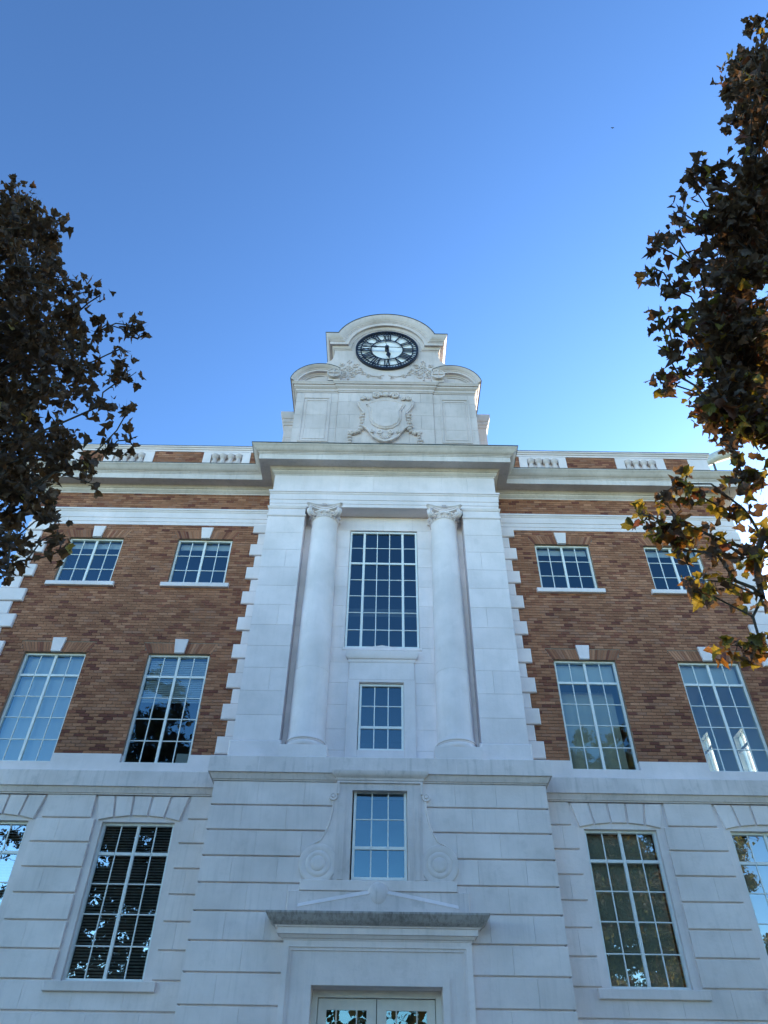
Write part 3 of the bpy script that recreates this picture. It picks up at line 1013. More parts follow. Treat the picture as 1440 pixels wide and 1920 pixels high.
    for an in (-math.pi / 2, 0, math.pi):     # channel running from volute to volute on each face
        cn = MB()
        r1_ = [(-0.33 + 0.66 * i / 10) for i in range(11)]
        cn.loft([[(x, -0.455 + 0.10 * (1 - (x / 0.33) ** 2) - 0.03, 15.285 - 8.14) for x in r1_],
                 [(x, -0.455 + 0.10 * (1 - (x / 0.33) ** 2) - 0.05, 15.25 - 8.14 - 0.03 * (1 - (x / 0.33) ** 2)) for x in r1_],
                 [(x, -0.455 + 0.10 * (1 - (x / 0.33) ** 2) - 0.02, 15.23 - 8.14 - 0.03 * (1 - (x / 0.33) ** 2)) for x in r1_],
                 [(x, -0.455 + 0.10 * (1 - (x / 0.33) ** 2) - 0.02, 15.16 - 8.14 - 0.03 * (1 - (x / 0.33) ** 2)) for x in r1_],
                 [(x, -0.455 + 0.10 * (1 - (x / 0.33) ** 2) - 0.05, 15.14 - 8.14 - 0.03 * (1 - (x / 0.33) ** 2)) for x in r1_],
                 [(x, -0.455 + 0.10 * (1 - (x / 0.33) ** 2) + 0.03, 15.10 - 8.14 - 0.03 * (1 - (x / 0.33) ** 2)) for x in r1_]])
        k_ = an + math.pi / 2
        ca, sa = math.cos(k_), math.sin(k_)
        cn.v = [(x * ca - y * sa, x * sa + y * ca, z) for x, y, z in cn.v]
        SQ(cn)
        cn.build('channel', M['paint'], co, smooth=40)
    fl = MB()
    for k in range(5):
        a = math.pi * (0.1 + 0.2 * k)
        fl.ell((0.035 * math.cos(a) * 1.3, -0.475, 15.355 - 8.14 + 0.03 * math.sin(a)), (0.025, 0.025, 0.028), 8, 5)
    fl.ell((0, -0.485, 15.35 - 8.14), (0.022, 0.025, 0.025), 8, 5)
    SQ(fl)
    fl.build('flower', M['paint'], co, smooth=60)
    return e
c0 = column()
c0['label'] = 'left column of the bay'
def copy_tree(o, parent):
    c = o.copy()
    COL.objects.link(c)
    c.parent = parent
    for ch in list(o.children): copy_tree(ch, c)
    return c
c1 = copy_tree(c0, B)
c1.location.x = CXC + 0.02
c1['label'] = 'right column of the bay'

# ---------------- entablature
ent = MB()
XF = 3.21
YE = -0.88
ent.box(-XF, XF, YE, NY + 0.1, 15.44, 16.75)
ent.build('frieze', M['paint'], B)
bp = [(-XF, 0), (-XF, YE), (XF, YE), (XF, 0)]
fr = [-3.205, -2.35, -1.30, -0.32, 0.72, 1.66, 2.40, 3.205]
for a, b_ in zip(fr[:-1], fr[1:]):
    block(B, a + 0.002, b_ - 0.002, 16.045, 16.69, YE - 0.012, 0.014, M['paint'], 0.002, 'frieze_block')
def arch_mould(mb, path):
    return mould(mb, path, [(-0.02, 15.445), (0.022, 15.445), (0.022, 15.56), (0.034, 15.562), (0.034, 15.70), (0.048, 15.703), (0.048, 15.905), (0.056, 15.91), (0.07, 15.93), (0.078, 15.965), (0.095, 15.97), (0.095, 16.03), (0.0, 16.045), (-0.05, 16.045)])
mb = MB(); arch_mould(mb, bp)
mb.add([(-XF, YE + 0.02, 15.441), (XF, YE + 0.02, 15.441), (XF, NY + 0.05, 15.441), (-XF, NY + 0.05, 15.441)], [(0, 1, 2, 3)])
mb.build('architrave', M['paint'], B, smooth=25)
CORN = [(-0.05, 16.69), (0.02, 16.69), (0.022, 16.735), (0.035, 16.74), (0.06, 16.77), (0.085, 16.80), (0.09, 16.845), (0.11, 16.85), (0.13, 16.88), (0.17, 16.925), (0.20, 16.93),
        (0.455, 16.925), (0.460, 17.115), (0.475, 17.12), (0.48, 17.15), (0.50, 17.155), (0.505, 17.175), (0.53, 17.185), (0.575, 17.215), (0.62, 17.27), (0.655, 17.32), (0.675, 17.335), (0.68, 17.36)]
mb = MB(); mould(mb, bp, CORN + [(-1.0, 17.42)])
mb.build('main_cornice', M['corn'], B, smooth=25)
mb = MB(); mould(mb, bp, [(0.66, 17.362), (0.695, 17.362), (0.697, 17.392), (-1.0, 17.45)])
mb.build('roof_flashing', M['flash'], B)
for s in (-1, 1):
    wp = [(-10.25, 8), (-10.25, 0), (-3.15, 0)] if s < 0 else [(3.15, 0), (10.25, 0), (10.25, 8)]
    mb = MB(); arch_mould(mb, wp); mb.build('architrave_band', M['paint'], B, smooth=25)
    mb = MB(); mould(mb, wp, CORN + [(0.0, 17.40)]); mb.build('main_cornice', M['corn'], B, smooth=25)
    mb = MB(); mould(mb, wp, [(0.66, 17.362), (0.69, 17.362), (0.692, 17.382), (0.0, 17.43)]); mb.build('roof_flashing', M['flash'], B)

# ---------------- parapet
for s in (-1, 1):
    a, b_ = mx(s, 3.0, 10.25)
    w_ = MB()
    w_.box(a, b_, 0.13, 0.30, 17.2, 18.55)
    pw = w_.build('parapet_wall', M['mortar'], B)
    segs = [(3.15, 4.27, 'b'), (4.27, 5.76, 's'), (5.76, 7.33, 'b'), (7.33, 8.88, 's'), (8.88, 9.65, 'b'), (9.65, 10.27, 'q')]
    for x0, x1, kd in segs:
        p, q = mx(s, x0, x1)
        if kd == 'b':
            mb = MB(); mb.box(p, q, 0.0, 0.13, 17.2, 18.53); mb.build('parapet_backing', M['mortar'], pw)
            mb = MB()
            nz = 14
            for i in range(nz):
                z0 = 17.40 + i * (18.53 - 17.40) / nz
                z1 = z0 + (18.53 - 17.40) / nz
                x = p - (i % 2) * BL / 2
                while x < q:
                    l, r_ = max(p, x), min(q, x + BL)
                    if r_ - l > 0.03:
                        mb.add([(l + .005, -0.016, z0 + .005), (r_ - .005, -0.016, z0 + .005), (r_ - .005, -0.016, z1 - .005), (l + .005, -0.016, z1 - .005),
                                (l + .005, 0, z0 + .005), (r_ - .005, 0, z0 + .005), (r_ - .005, 0, z1 - .005), (l + .005, 0, z1 - .005)],
                               [(0, 1, 2, 3), (4, 5, 1, 0), (5, 6, 2, 1), (6, 7, 3, 2), (7, 4, 0, 3)], tint())
                    x += BL
            mb.build('parapet_brickwork', M['brick'], B, 'brick_tint', kind='stuff')
        elif kd == 'q':
            mb = MB(); mb.cbox(p, q, -0.04, 0.31, 17.38, 18.53, 0.01); mb.build('parapet_pier', M['paint'], B)
        else:
            mb = MB()
            c = (p + q) / 2
            hw = 0.50
            mb.box(p, c - hw, -0.045, 0.13, 17.38, 18.53); mb.box(c + hw, q, -0.045, 0.13, 17.38, 18.53)
            mb.box(c - hw, c + hw, -0.045, 0.13, 18.42, 18.53); mb.box(c - hw, c + hw, -0.045, 0.13, 17.38, 17.80)
            mb.box(c - hw, c + hw, 0.075, 0.078, 17.80, 18.42)
            po = mb.build('balustrade_panel', M['paint'], B)
            for j in range(4):
                bm_ = MB()
                xb = c - hw + (j + 0.5) * 2 * hw / 4
                bm_.lathe([(0.06, 17.80), (0.06, 17.86), (0.04, 17.90), (0.095, 18.02), (0.10, 18.10), (0.065, 18.22), (0.075, 18.26), (0.10, 18.29), (0.118, 18.33), (0.122, 18.42)], xb, 0.01, 14)
                bm_.build('baluster', M['attic'], po, smooth=40)
    wp = [(-10.25, 8), (-10.25, -0.01), (-3.0, -0.01)] if s < 0 else [(3.0, -0.01), (10.25, -0.01), (10.25, 8)]
    mb = MB(); mould(mb, wp, [(0, 18.53), (0.04, 18.535), (0.045, 18.60), (0.07, 18.61), (0.09, 18.655), (0.12, 18.67), (0.125, 18.71), (-0.3, 18.73)])
    mb.build('parapet_coping', M['paint'], B, smooth=30)
    mb = MB(); mould(mb, wp, [(0.11, 18.712), (0.135, 18.712), (0.135, 18.728), (-0.3, 18.75)]); mb.build('coping_flashing', M['flash'], B)

# ================================================================ attic with clock gable
YA = -0.75
ZB0 = 17.30
att = MB()
att.prism([(-2.94, ZB0), (2.94, ZB0), (2.94, 21.10), (-2.94, 21.10)], YA + 0.02, 1.3)
ao = att.build('attic_wall', M['attic'], B)
# facing stones
AZ = [17.40, 18.30, 18.95, 19.60, 20.25, 20.72]
for k, (z0, z1) in enumerate(zip(AZ[:-1], AZ[1:])):
    c = [-1.555, -0.75, 0.75, 1.555] if k % 2 else [-1.555, -1.15, 1.15, 1.555]
    for a, b_ in zip(c[:-1], c[1:]):
        block(ao, a + 0.002, b_ - 0.002, z0 + 0.002, z1 - 0.002, YA - 0.03, 0.05, M['attic'], 0.003)
    for s in (-1, 1):
        for x0, x1 in ((1.56, 1.80), (1.80, 2.70), (2.70, 2.94)):
            p, q = mx(s, x0, x1)
            block(ao, p + 0.002, q - 0.002, z0 + 0.002, z1 - 0.002, YA, 0.022, M['attic'], 0.003)
for s in (-1, 1):
    pn = MB()
    def ring(x0, x1, z0, z1, wd, y0):
        a, b_ = mx(s, x0, x1)
        pn.cbox(a, a + wd, y0, YA + 0.01, z0, z1, 0.006); pn.cbox(b_ - wd, b_, y0, YA + 0.01, z0, z1, 0.006)
        pn.cbox(a + wd, b_ - wd, y0, YA + 0.01, z1 - wd, z1, 0.006); pn.cbox(a + wd, b_ - wd, y0, YA + 0.01, z0, z0 + wd, 0.006)
    ring(1.79, 2.73, 18.33, 20.48, 0.06, YA - 0.022)
    ring(1.90, 2.60, 18.45, 20.34, 0.028, YA - 0.014)
    pn.build('panel_moulding', M['attic'], ao)
AM = [(0, 20.72), (0.015, 20.725), (0.02, 20.76), (0.045, 20.78), (0.05, 20.86), (0.075, 20.88), (0.12, 20.93), (0.125, 20.99), (0.16, 21.0), (0.17, 21.04), (0.20, 21.08), (0.20, 21.11), (-0.02, 21.12)]
mb = MB(); mould(mb, [(-2.94, 1.3), (-2.94, YA), (-1.555, YA), (-1.555, YA - 0.035), (1.555, YA - 0.035), (1.555, YA), (2.94, YA), (2.94, 1.3)], AM)
mb.build('attic_moulding', M['attic'], B, smooth=25)

CZ, CXK = 23.12, 0.02
# head wall carrying the clock
pts = [(-2.10, 21.08), (2.10, 21.08), (2.10, 22.30), (2.06, 22.40), (1.97, 22.47), (1.89, 22.57), (1.845, 22.70), (1.83, 22.88), (1.83, 23.35)]
for a in range(8, 173, 6):
    pts.append((1.5 * math.cos(R(a)), CZ + 1.5 * math.sin(R(a))))
pts += [(-1.83, 23.35), (-1.83, 22.88), (-1.845, 22.70), (-1.89, 22.57), (-1.97, 22.47), (-2.06, 22.40), (-2.10, 22.30)]
hd = MB()
hd.prism(pts, YA, 1.0)
ho = hd.build('gable_wall', M['attic'], B)

def sweep(layers, yf, yb, name, parent, m):
    """layers: list of (points in x,z ; how far forward) following one moulding; both ends and the last layer run back to yb"""
    rows = []
    for p, pts in layers:
        rows.append([(pts[0][0], yb, pts[0][1])] + [(x, yf - p, z) for x, z in pts] + [(pts[-1][0], yb, pts[-1][1])])
    last = layers[-1][1]
    rows.append([(last[0][0], yb, last[0][1])] + [(x, yb, z) for x, z in last] + [(last[-1][0], yb, last[-1][1])])
    mb = MB(); mb.loft(rows)
    return mb.build(name, m, parent, smooth=25)

CP = [(0, 0), (0.015, 0.01), (0.02, 0.055), (0.045, 0.06), (0.06, 0.10), (0.085, 0.135), (0.09, 0.16), (0.17, 0.165), (0.175, 0.30), (0.195, 0.305), (0.20, 0.345), (0.22, 0.35), (0.225, 0.38), (0.245, 0.40), (0.28, 0.46), (0.31, 0.53), (0.325, 0.58), (0.328, 0.615)]
def clock_layer(p, q):
    r_ = 1.19 + q
    dz = q
    zz = CZ - 0.02 + dz
    zr = zz - CZ
    a0 = math.asin(max(-0.99, min(0.99, zr / r_)))
    arc = [(r_ * math.cos(a0 + (math.pi - 2 * a0) * i / 40), CZ + r_ * math.sin(a0 + (math.pi - 2 * a0) * i / 40)) for i in range(41)]
    return (p, [(1.83 + p, zz)] + arc + [(-1.83 - p, zz)])
sweep([clock_layer(p, q) for p, q in CP], YA, 1.0, 'gable_cornice', B, M['attic'])
sweep([clock_layer(0.29, 0.617), clock_layer(0.345, 0.617), clock_layer(0.347, 0.64)], YA, 1.02, 'gable_flashing', B, M['flash'])

HP = [(0, 0), (0.01, 0.005), (0.02, 0.04), (0.05, 0.05), (0.07, 0.085), (0.16, 0.09), (0.165, 0.16), (0.185, 0.165), (0.19, 0.19), (0.21, 0.20), (0.25, 0.24), (0.285, 0.28), (0.29, 0.30)]
for s in (-1, 1):
    def hood_layer(p, q):
        r_ = 0.685 + q
        return (p, [(s * (2.2 + r_ * math.cos(R(a))), 20.94 + r_ * math.sin(R(a))) for a in range(10, 131, 6)])
    sweep([hood_layer(p, q) for p, q in HP], YA, 1.3, 'side_hood', B, M['attic'])
    sweep([hood_layer(0.27, 0.302), hood_layer(0.305, 0.302), hood_layer(0.306, 0.318)], YA, 1.31, 'hood_flashing', B, M['flash'])
    tp = [(s * 2.94, 21.08)] + [(s * (2.2 + 0.75 * math.cos(R(a))), 20.94 + 0.75 * math.sin(R(a))) for a in range(12, 169, 8)] + [(s * 1.47, 21.08)]
    if s < 0: tp = tp[::-1]
    mb = MB(); mb.prism(tp, YA + 0.02, 1.2); mb.build('hood_tympanum', M['attic'], B)
    sv = MB()
    vx, vz = s * 1.745, 21.43
    sv.ylathe([(0.235, YA + 0.1), (0.235, YA - 0.30), (0.225, YA - 0.325), (0.195, YA - 0.325), (0.185, YA - 0.30), (0.06, YA - 0.29), (0.0, YA - 0.285)], vx, vz, 36, False)
    for k in range(4):
        a = k * math.pi / 2
        sv.tube([(vx + math.cos(a) * 0.18, YA - 0.30, vz + math.sin(a) * 0.18), (vx, YA - 0.315, vz)], [0.035, 0.008], 6)
    sv.ell((vx, YA - 0.31, vz), (0.035, 0.03, 0.035), 8, 6)
    sv.build('scroll_boss', M['attic'], B, smooth=40)
    sb = MB(); sb.box(vx - 0.20, vx + 0.20, YA - 0.22, YA, 21.13, 21.32); sb.build('boss_block', M['attic'], B)

# relief ornament under the clock
for s in (-1, 1):
    orn = MB()
    y = YA - 0.012
    def sp(cx, cz, r_, tn, sg, tr, a0=90):
        orn.tube([(s * x, yy, z) for x, yy, z in spiral_pts(cx, cz, r_, tn, sg, y, 20, a0)], [1.35 * tr * (1 - 0.3 * i / 20) for i in range(21)], 6)
    for cx, cz, r_, tn, sg, tr, a0 in ((1.28, 22.02, 0.17, 1.6, 1, 0.022, 0), (1.52, 22.28, 0.10, 1.3, -1, 0.018, 40), (1.30, 22.44, 0.10, 1.3, 1, 0.016, 90), (1.05, 22.20, 0.13, 1.4, -1, 0.02, 150),
                                       (1.50, 21.92, 0.12, 1.4, 1, 0.02, 200), (1.05, 21.88, 0.12, 1.4, -1, 0.02, 300), (1.42, 21.66, 0.13, 1.4, -1, 0.022, 120), (1.16, 21.66, 0.12, 1.4, 1, 0.02, 60),
                                       (0.80, 21.80, 0.11, 1.4, 1, 0.018, 10), (0.86, 22.02, 0.08, 1.2, -1, 0.015, 80), (0.60, 21.66, 0.10, 1.5, -1, 0.016, 180), (0.20, 21.56, 0.075, 1.4, 1, 0.014, 0)):
        sp(cx, cz, r_, tn, sg, tr, a0)
    orn.tube([(s * x, y, z) for x, z in ((0.72, 21.72), (0.60, 21.74), (0.48, 21.66), (0.34, 21.63), (0.22, 21.66), (0.08, 21.70))], 0.016, 6)
    orn.tube([(s * x, y, z) for x, z in ((1.28, 21.50), (1.28, 21.62), (1.28, 21.85), (1.30, 22.2), (1.30, 22.42))], 0.02, 6)
    for i in range(16):
        a = random.uniform(0, 6.28); rr = random.uniform(0.1, 0.36)
        orn.ell((s * (1.28 + rr * math.cos(a)), y, 22.0 + rr * 1.1 * math.sin(a)), (random.uniform(0.02, 0.045), 0.02, random.uniform(0.03, 0.06)), 7, 4)
    orn.ell((s * 1.28, y - 0.01, 21.46), (0.035, 0.03, 0.035), 8, 5)
    orn.build('relief_ornament', M['attic'], B, smooth=60)

# cartouche
ct = MB()
half = [(0.0, 18.22), (0.20, 18.30), (0.38, 18.50), (0.50, 18.70), (0.74, 18.95), (0.69, 19.20), (0.66, 19.45), (0.70, 19.66), (0.82, 19.88), (0.90, 20.10), (0.86, 20.28), (0.74, 20.33), (0.58, 20.27), (0.48, 20.38), (0.38, 20.52), (0.0, 20.60)]
poly = half + [(-x, z) for x, z in half[-2:0:-1]]
ct.prism(poly, YA - 0.14, YA - 0.02, 0.045)
co_ = ct.build('cartouche', M['attic'], B)
half = [(0.0, 18.80), (0.22, 18.86), (0.40, 19.02), (0.475, 19.25), (0.47, 19.60), (0.52, 19.78), (0.61, 19.96), (0.34, 20.12), (0.0, 20.17)]
poly = half + [(-x, z) for x, z in half[-2:0:-1]]
mb = MB(); mb.prism(poly, YA - 0.205, YA - 0.12, 0.06); mb.build('shield', M['attic'], co_)
mb = MB()
pp = [(x, YA - 0.15, z) for x, z in [(0.61, 19.96), (0.52, 19.78), (0.47, 19.60), (0.475, 19.25), (0.40, 19.02), (0.22, 18.86), (0, 18.80), (-0.22, 18.86), (-0.40, 19.02), (-0.475, 19.25), (-0.47, 19.60), (-0.52, 19.78), (-0.61, 19.96), (-0.34, 20.13), (0, 20.19), (0.34, 20.13), (0.61, 19.96)]]
mb.tube(pp, 0.036, 6); mb.build('shield_rim', M['attic'], co_, smooth=60)
for s in (-1, 1):
    for cx, cz, r_, tn, sg, tr, a0 in ((0.30, 20.42, 0.15, 1.7, -1, 0.045, 200), (0.76, 20.28, 0.10, 1.5, 1, 0.035, 100), (0.55, 20.25, 0.06, 1.2, -1, 0.03, 60), (0.18, 18.62, 0.09, 1.4, 1, 0.028, 90), (0.40, 18.66, 0.07, 1.3, -1, 0.025, 90)):
        sc = MB()
        sc.tube([(s * x, yy, z) for x, yy, z in spiral_pts(cx, cz, r_, tn, sg, YA - 0.175, 24, a0)], [1.25 * tr * (1 - 0.3 * i / 24) for i in range(25)], 7)
        sc.build('scrollwork', M['attic'], co_, smooth=60)
    sc = MB()
    sc.tube([(s * x, YA - 0.10, z) for x, z in ((0.90, 20.18), (0.88, 20.02), (0.80, 19.85), (0.70, 19.68), (0.67, 19.58))], [0.03, 0.03, 0.03, 0.035, 0.04], 7)
    sc.build('side_scroll', M['attic'], co_, smooth=60)
    sc = MB()
    sc.tube([(s * x, YA - 0.13, z) for x, z in ((0.74, 18.98), (0.60, 18.86), (0.50, 18.70), (0.40, 18.50), (0.2, 18.32), (0, 18.24))], 0.034, 7)
    sc.build('frame_edge', M['attic'], co_, smooth=60)
sc = MB()
sc.ell((0, YA - 0.17, 20.46), (0.12, 0.06, 0.10), 12, 6)
for k in range(7):
    a = R(200 + k * 23.3)
    sc.tube([(0, YA - 0.16, 18.58), (0.2 * math.cos(a), YA - 0.14, 18.58 + 0.24 * math.sin(a))], [0.02, 0.035], 6)
sc.build('shell_crest', M['attic'], co_, smooth=60)
for s in (-1, 1):
    g = MB()
    path = [(0.74, 19.56), (0.73, 19.42), (0.745, 19.28), (0.735, 19.14), (0.75, 19.0), (0.77, 18.86), (0.83, 18.74), (0.91, 18.67), (1.0, 18.66)]
    for x, z in path:
        for k in range(3):
            g.ell((s * (x + random.uniform(-0.05, 0.05)), YA - 0.075, z + random.uniform(-0.03, 0.03)), (random.uniform(0.055, 0.09), 0.085, random.uniform(0.035, 0.055)), 8, 5)
    for i in range(6):
        z = 18.62 - i * 0.13
        for k in range(3):
            g.ell((s * (1.09 + random.uniform(-0.045, 0.045)), YA - 0.06, z), (random.uniform(0.045, 0.07), 0.07, 0.05), 8, 5)
    g.ylathe([(0.075, YA - 0.03), (0.075, YA - 0.08), (0.04, YA - 0.085), (0, YA - 0.11)], s * 1.085, 18.78, 14, False)
    g.build('garland', M['attic'], co_, smooth=60)

# low piers beside the attic, standing further back
for s in (-1, 1):
    a, b_ = mx(s, 2.9, 3.50)
    mb = MB(); mb.box(a, b_, 0.70, 1.8, 17.3, 21.28)
    po = mb.build('attic_pier', M['attic'], B)
    path = [(a, 1.8), (a, 0.70), (b_, 0.70), (b_, 1.8)]
    mb = MB(); mould(mb, path, [(0, 20.70), (0.03, 20.72), (0.04, 20.80), (0.07, 20.84), (0.075, 20.98), (0.10, 21.0), (0.15, 21.14), (0.16, 21.28), (-0.29, 21.30)])
    mb.build('pier_cap', M['attic'], po, smooth=25)
    for k, z in enumerate((18.6, 19.4, 20.1)):
        mb = MB(); mb.box(a, b_, 0.694, 0.701, z, z + 0.006); mb.build('mortar_joint', M['belt'], po)

# ---------------- shell of the building (back, sides, roof, rooms)
DEPTH = 13.0
sh = MB()
sh.add([(-10.25, DEPTH, -0.2), (10.25, DEPTH, -0.2), (10.25, DEPTH, 18.5), (-10.25, DEPTH, 18.5)], [(0, 1, 2, 3)])
sh.add([(-10.25, 0.0, -0.2), (-10.25, DEPTH, -0.2), (-10.25, DEPTH, 18.5), (-10.25, 0.0, 18.5)], [(0, 1, 2, 3)])
sh.build('rear_wall', M['mortar'], B)
rf = MB(); rf.box(-10.2, 10.2, 0.05, DEPTH - 0.01, 17.42, 17.50); rf.build('flat_roof', M['roof'], B)
GA = [(2.68, 3.41, 8.95, 10.78), (4.84, 5.47, 8.95, 11.65)]
sw = MB()
ys = sorted({0.0, DEPTH, *[g[0] for g in GA], *[g[1] for g in GA]})
zs = sorted({-0.2, 18.5, *[g[2] for g in GA], *[g[3] for g in GA]})
for a, b_ in zip(ys[:-1], ys[1:]):
    for c_, d_ in zip(zs[:-1], zs[1:]):
        if any(g[0] < (a + b_) / 2 < g[1] and g[2] < (c_ + d_) / 2 < g[3] for g in GA): continue
        sw.add([(10.25, a, c_), (10.25, b_, c_), (10.25, b_, d_), (10.25, a, d_)], [(0, 1, 2, 3)])
        sw.add([(9.97, a, c_), (9.97, b_, c_), (9.97, b_, d_), (9.97, a, d_)], [(3, 2, 1, 0)])
for g in GA:
    for ya in (g[0], g[1]):
        sw.add([(9.97, ya, g[2]), (10.25, ya, g[2]), (10.25, ya, g[3]), (9.97, ya, g[3])], [(0, 1, 2, 3)])
    for za in (g[2], g[3]):
        sw.add([(9.97, g[0], za), (10.25, g[0], za), (10.25, g[1], za), (9.97, g[1], za)], [(0, 1, 2, 3)])
swo = sw.build('side_wall', M['room_light'], B)
for g in GA:
    f = MB()
    zt = g[3] - 0.42
    f.box(10.02, 10.07, g[0], g[1], zt - 0.04, zt + 0.04)
    f.box(10.02, 10.07, (g[0] + g[1]) / 2 - 0.015, (g[0] + g[1]) / 2 + 0.015, g[2], g[3])
    for z in (g[2] + 0.5,):
        f.box(10.03, 10.06, g[0], g[1], z - 0.015, z + 0.015)
    fo = f.build('side_window', M['frame'], B)
    c_ = MB(); c_.add([(10.12, g[0], g[2]), (10.12, g[1], g[2]), (10.12, g[1], g[3]), (10.12, g[0], g[3])], [(0, 1, 2, 3)])
    c_.build('sun_diffuser', M['diffuser'], fo)  # added sheet: scatters the sun so the opening looks bright
# rooms
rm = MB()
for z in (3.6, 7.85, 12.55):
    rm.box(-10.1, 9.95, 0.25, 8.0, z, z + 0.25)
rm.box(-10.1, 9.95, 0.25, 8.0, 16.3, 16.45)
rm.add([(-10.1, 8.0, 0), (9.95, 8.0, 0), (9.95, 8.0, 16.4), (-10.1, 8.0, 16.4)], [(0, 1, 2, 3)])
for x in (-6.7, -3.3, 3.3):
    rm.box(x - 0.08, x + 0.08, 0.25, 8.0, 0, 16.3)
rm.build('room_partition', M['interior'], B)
rl = MB()
rl.box(6.62, 6.78, 0.25, 8.0, 8.12, 12.5)
rl.add([(6.8, 0.25, 12.5), (9.95, 0.25, 12.5), (9.95, 8, 12.5), (6.8, 8, 12.5)], [(0, 1, 2, 3)])
rl.add([(6.8, 7.9, 8.1), (9.95, 7.9, 8.1), (9.95, 7.9, 12.5), (6.8, 7.9, 12.5)], [(0, 1, 2, 3)])
rl.build('room_partition', M['room_light'], B)

# ================================================================ the clock
CK = link('clock', None, None, (CXK, YA, CZ - 0.02))
tag(CK, 'round skeleton clock with black Roman numerals and hands on a pale dial', 'clock')
dl = MB(); dl.ylathe([(1.095, -0.005), (1.095, -0.02), (0.0, -0.021)], 0, 0, 72, False)
dl.build('dial', M['dial'], CK)
def annulus(mb, r0, r1, y0, y1, seg=96):
    mb.ylathe([(r1, y1), (r1, y0), (r0, y0), (r0, y1)], 0, 0, seg, False)
rg = MB(); annulus(rg, 1.045, 1.112, -0.10, 0.0); rg.build('rim', M['black'], CK)
tr_ = MB(); annulus(tr_, 0.905, 0.942, -0.085, -0.065)
def rad_box(mb, ang, r0, r1, w0, w1, y0, y1):
    """bar along a radius; ang clockwise from 12, as seen from the front"""
    ux, uz = math.sin(ang), math.cos(ang)
    tx, tz = math.cos(ang), -math.sin(ang)
    q = [(r0, -w0), (r0, w0), (r1, w1), (r1, -w1)]
    p = [(ux * r_ + tx * t_, uz * r_ + tz * t_) for r_, t_ in q]
    vs = [(x, y0, z) for x, z in p] + [(x, y1, z) for x, z in p]
    mb.add(vs, [(0, 1, 2, 3), (7, 6, 5, 4), (0, 4, 5, 1), (1, 5, 6, 2), (2, 6, 7, 3), (3, 7, 4, 0)])
for i in range(60):
    wd = 0.030 if i % 5 == 0 else 0.011
    rad_box(tr_, 2 * math.pi * i / 60, 0.935, 1.05, wd, wd, -0.085, -0.065)
tr_.build('minute_track', M['black'], CK)
ir = MB(); annulus(ir, 0.545, 0.585, -0.085, -0.065); ir.build('inner_ring', M['black'], CK)
NUM = ['XII', 'I', 'II', 'III', 'IIII', 'V', 'VI', 'VII', 'VIII', 'IX', 'X', 'XI']
GWd = {'I': 0.078, 'V': 0.14, 'X': 0.15}
for h, s_ in enumerate(NUM):
    ang = 2 * math.pi * h / 12
    tot = sum(GWd[c_] for c_ in s_)
    mb = MB()
    ux, uz = math.sin(ang), math.cos(ang)
    tx, tz = math.cos(ang), -math.sin(ang)
    r0, r1 = 0.575, 0.905
    def bar(a0, b0, a1, b1, wd):
        """stroke from (t,r) to (t,r)"""
        vs = []
        for y in (-0.083, -0.067):
            for (t_, r_) in ((a0 - wd, b0), (a0 + wd, b0), (a1 + wd, b1), (a1 - wd, b1)):
                vs.append((ux * r_ + tx * t_, y, uz * r_ + tz * t_))
        mb.add(vs, [(0, 1, 2, 3), (7, 6, 5, 4), (0, 4, 5, 1), (1, 5, 6, 2), (2, 6, 7, 3), (3, 7, 4, 0)])
    x = -tot / 2
    for c_ in s_:
        wd = GWd[c_]; m_ = x + wd / 2
        if c_ == 'I': bar(m_, r0, m_, r1, 0.023)
        elif c_ == 'V': bar(m_ - 0.055, r1, m_, r0, 0.023); bar(m_ + 0.055, r1, m_, r0, 0.012)
        else: bar(m_ - 0.055, r1, m_ + 0.055, r0, 0.023); bar(m_ + 0.055, r1, m_ - 0.055, r0, 0.012)
        x += wd
    bar(0, r0 + 0.012, 0, r0, tot / 2); bar(0, r1, 0, r1 - 0.012, tot / 2)
    mb.build('numeral', M['black'], CK)
mh = MB()
A_ = R(272.5)
rad_box(mh, A_, 0.0, 0.34, 0.028, 0.022, -0.20, -0.18)
rad_box(mh, A_, 0.34, 0.42, 0.022, 0.05, -0.20, -0.18); rad_box(mh, A_, 0.42, 0.50, 0.05, 0.02, -0.20, -0.18)
rad_box(mh, A_, 0.50, 0.68, 0.02, 0.025, -0.20, -0.18); rad_box(mh, A_, 0.68, 0.76, 0.025, 0.045, -0.20, -0.18); rad_box(mh, A_, 0.76, 0.96, 0.045, 0.006, -0.20, -0.18)
rad_box(mh, A_ + math.pi, 0.0, 0.56, 0.007, 0.005, -0.20, -0.185); rad_box(mh, A_ + math.pi, 0.38, 0.48, 0.012, 0.012, -0.201, -0.184)
mh.build('minute_hand', M['black'], CK)
hh = MB()
A_ = R(172)
rad_box(hh, A_, 0.0, 0.26, 0.045, 0.032, -0.165, -0.14); rad_box(hh, A_, 0.26, 0.38, 0.032, 0.085, -0.165, -0.14)
rad_box(hh, A_, 0.38, 0.56, 0.085, 0.02, -0.165, -0.14); rad_box(hh, A_, 0.56, 0.62, 0.02, 0.006, -0.165, -0.14)
rad_box(hh, A_ + math.pi, 0.0, 0.40, 0.012, 0.006, -0.16, -0.145)
hh.build('hour_hand', M['black'], CK)
hb = MB(); hb.ylathe([(0.0, -0.22), (0.07, -0.22), (0.075, -0.21), (0.075, -0.02)], 0, 0, 24, False); hb.build('hub', M['black'], CK)

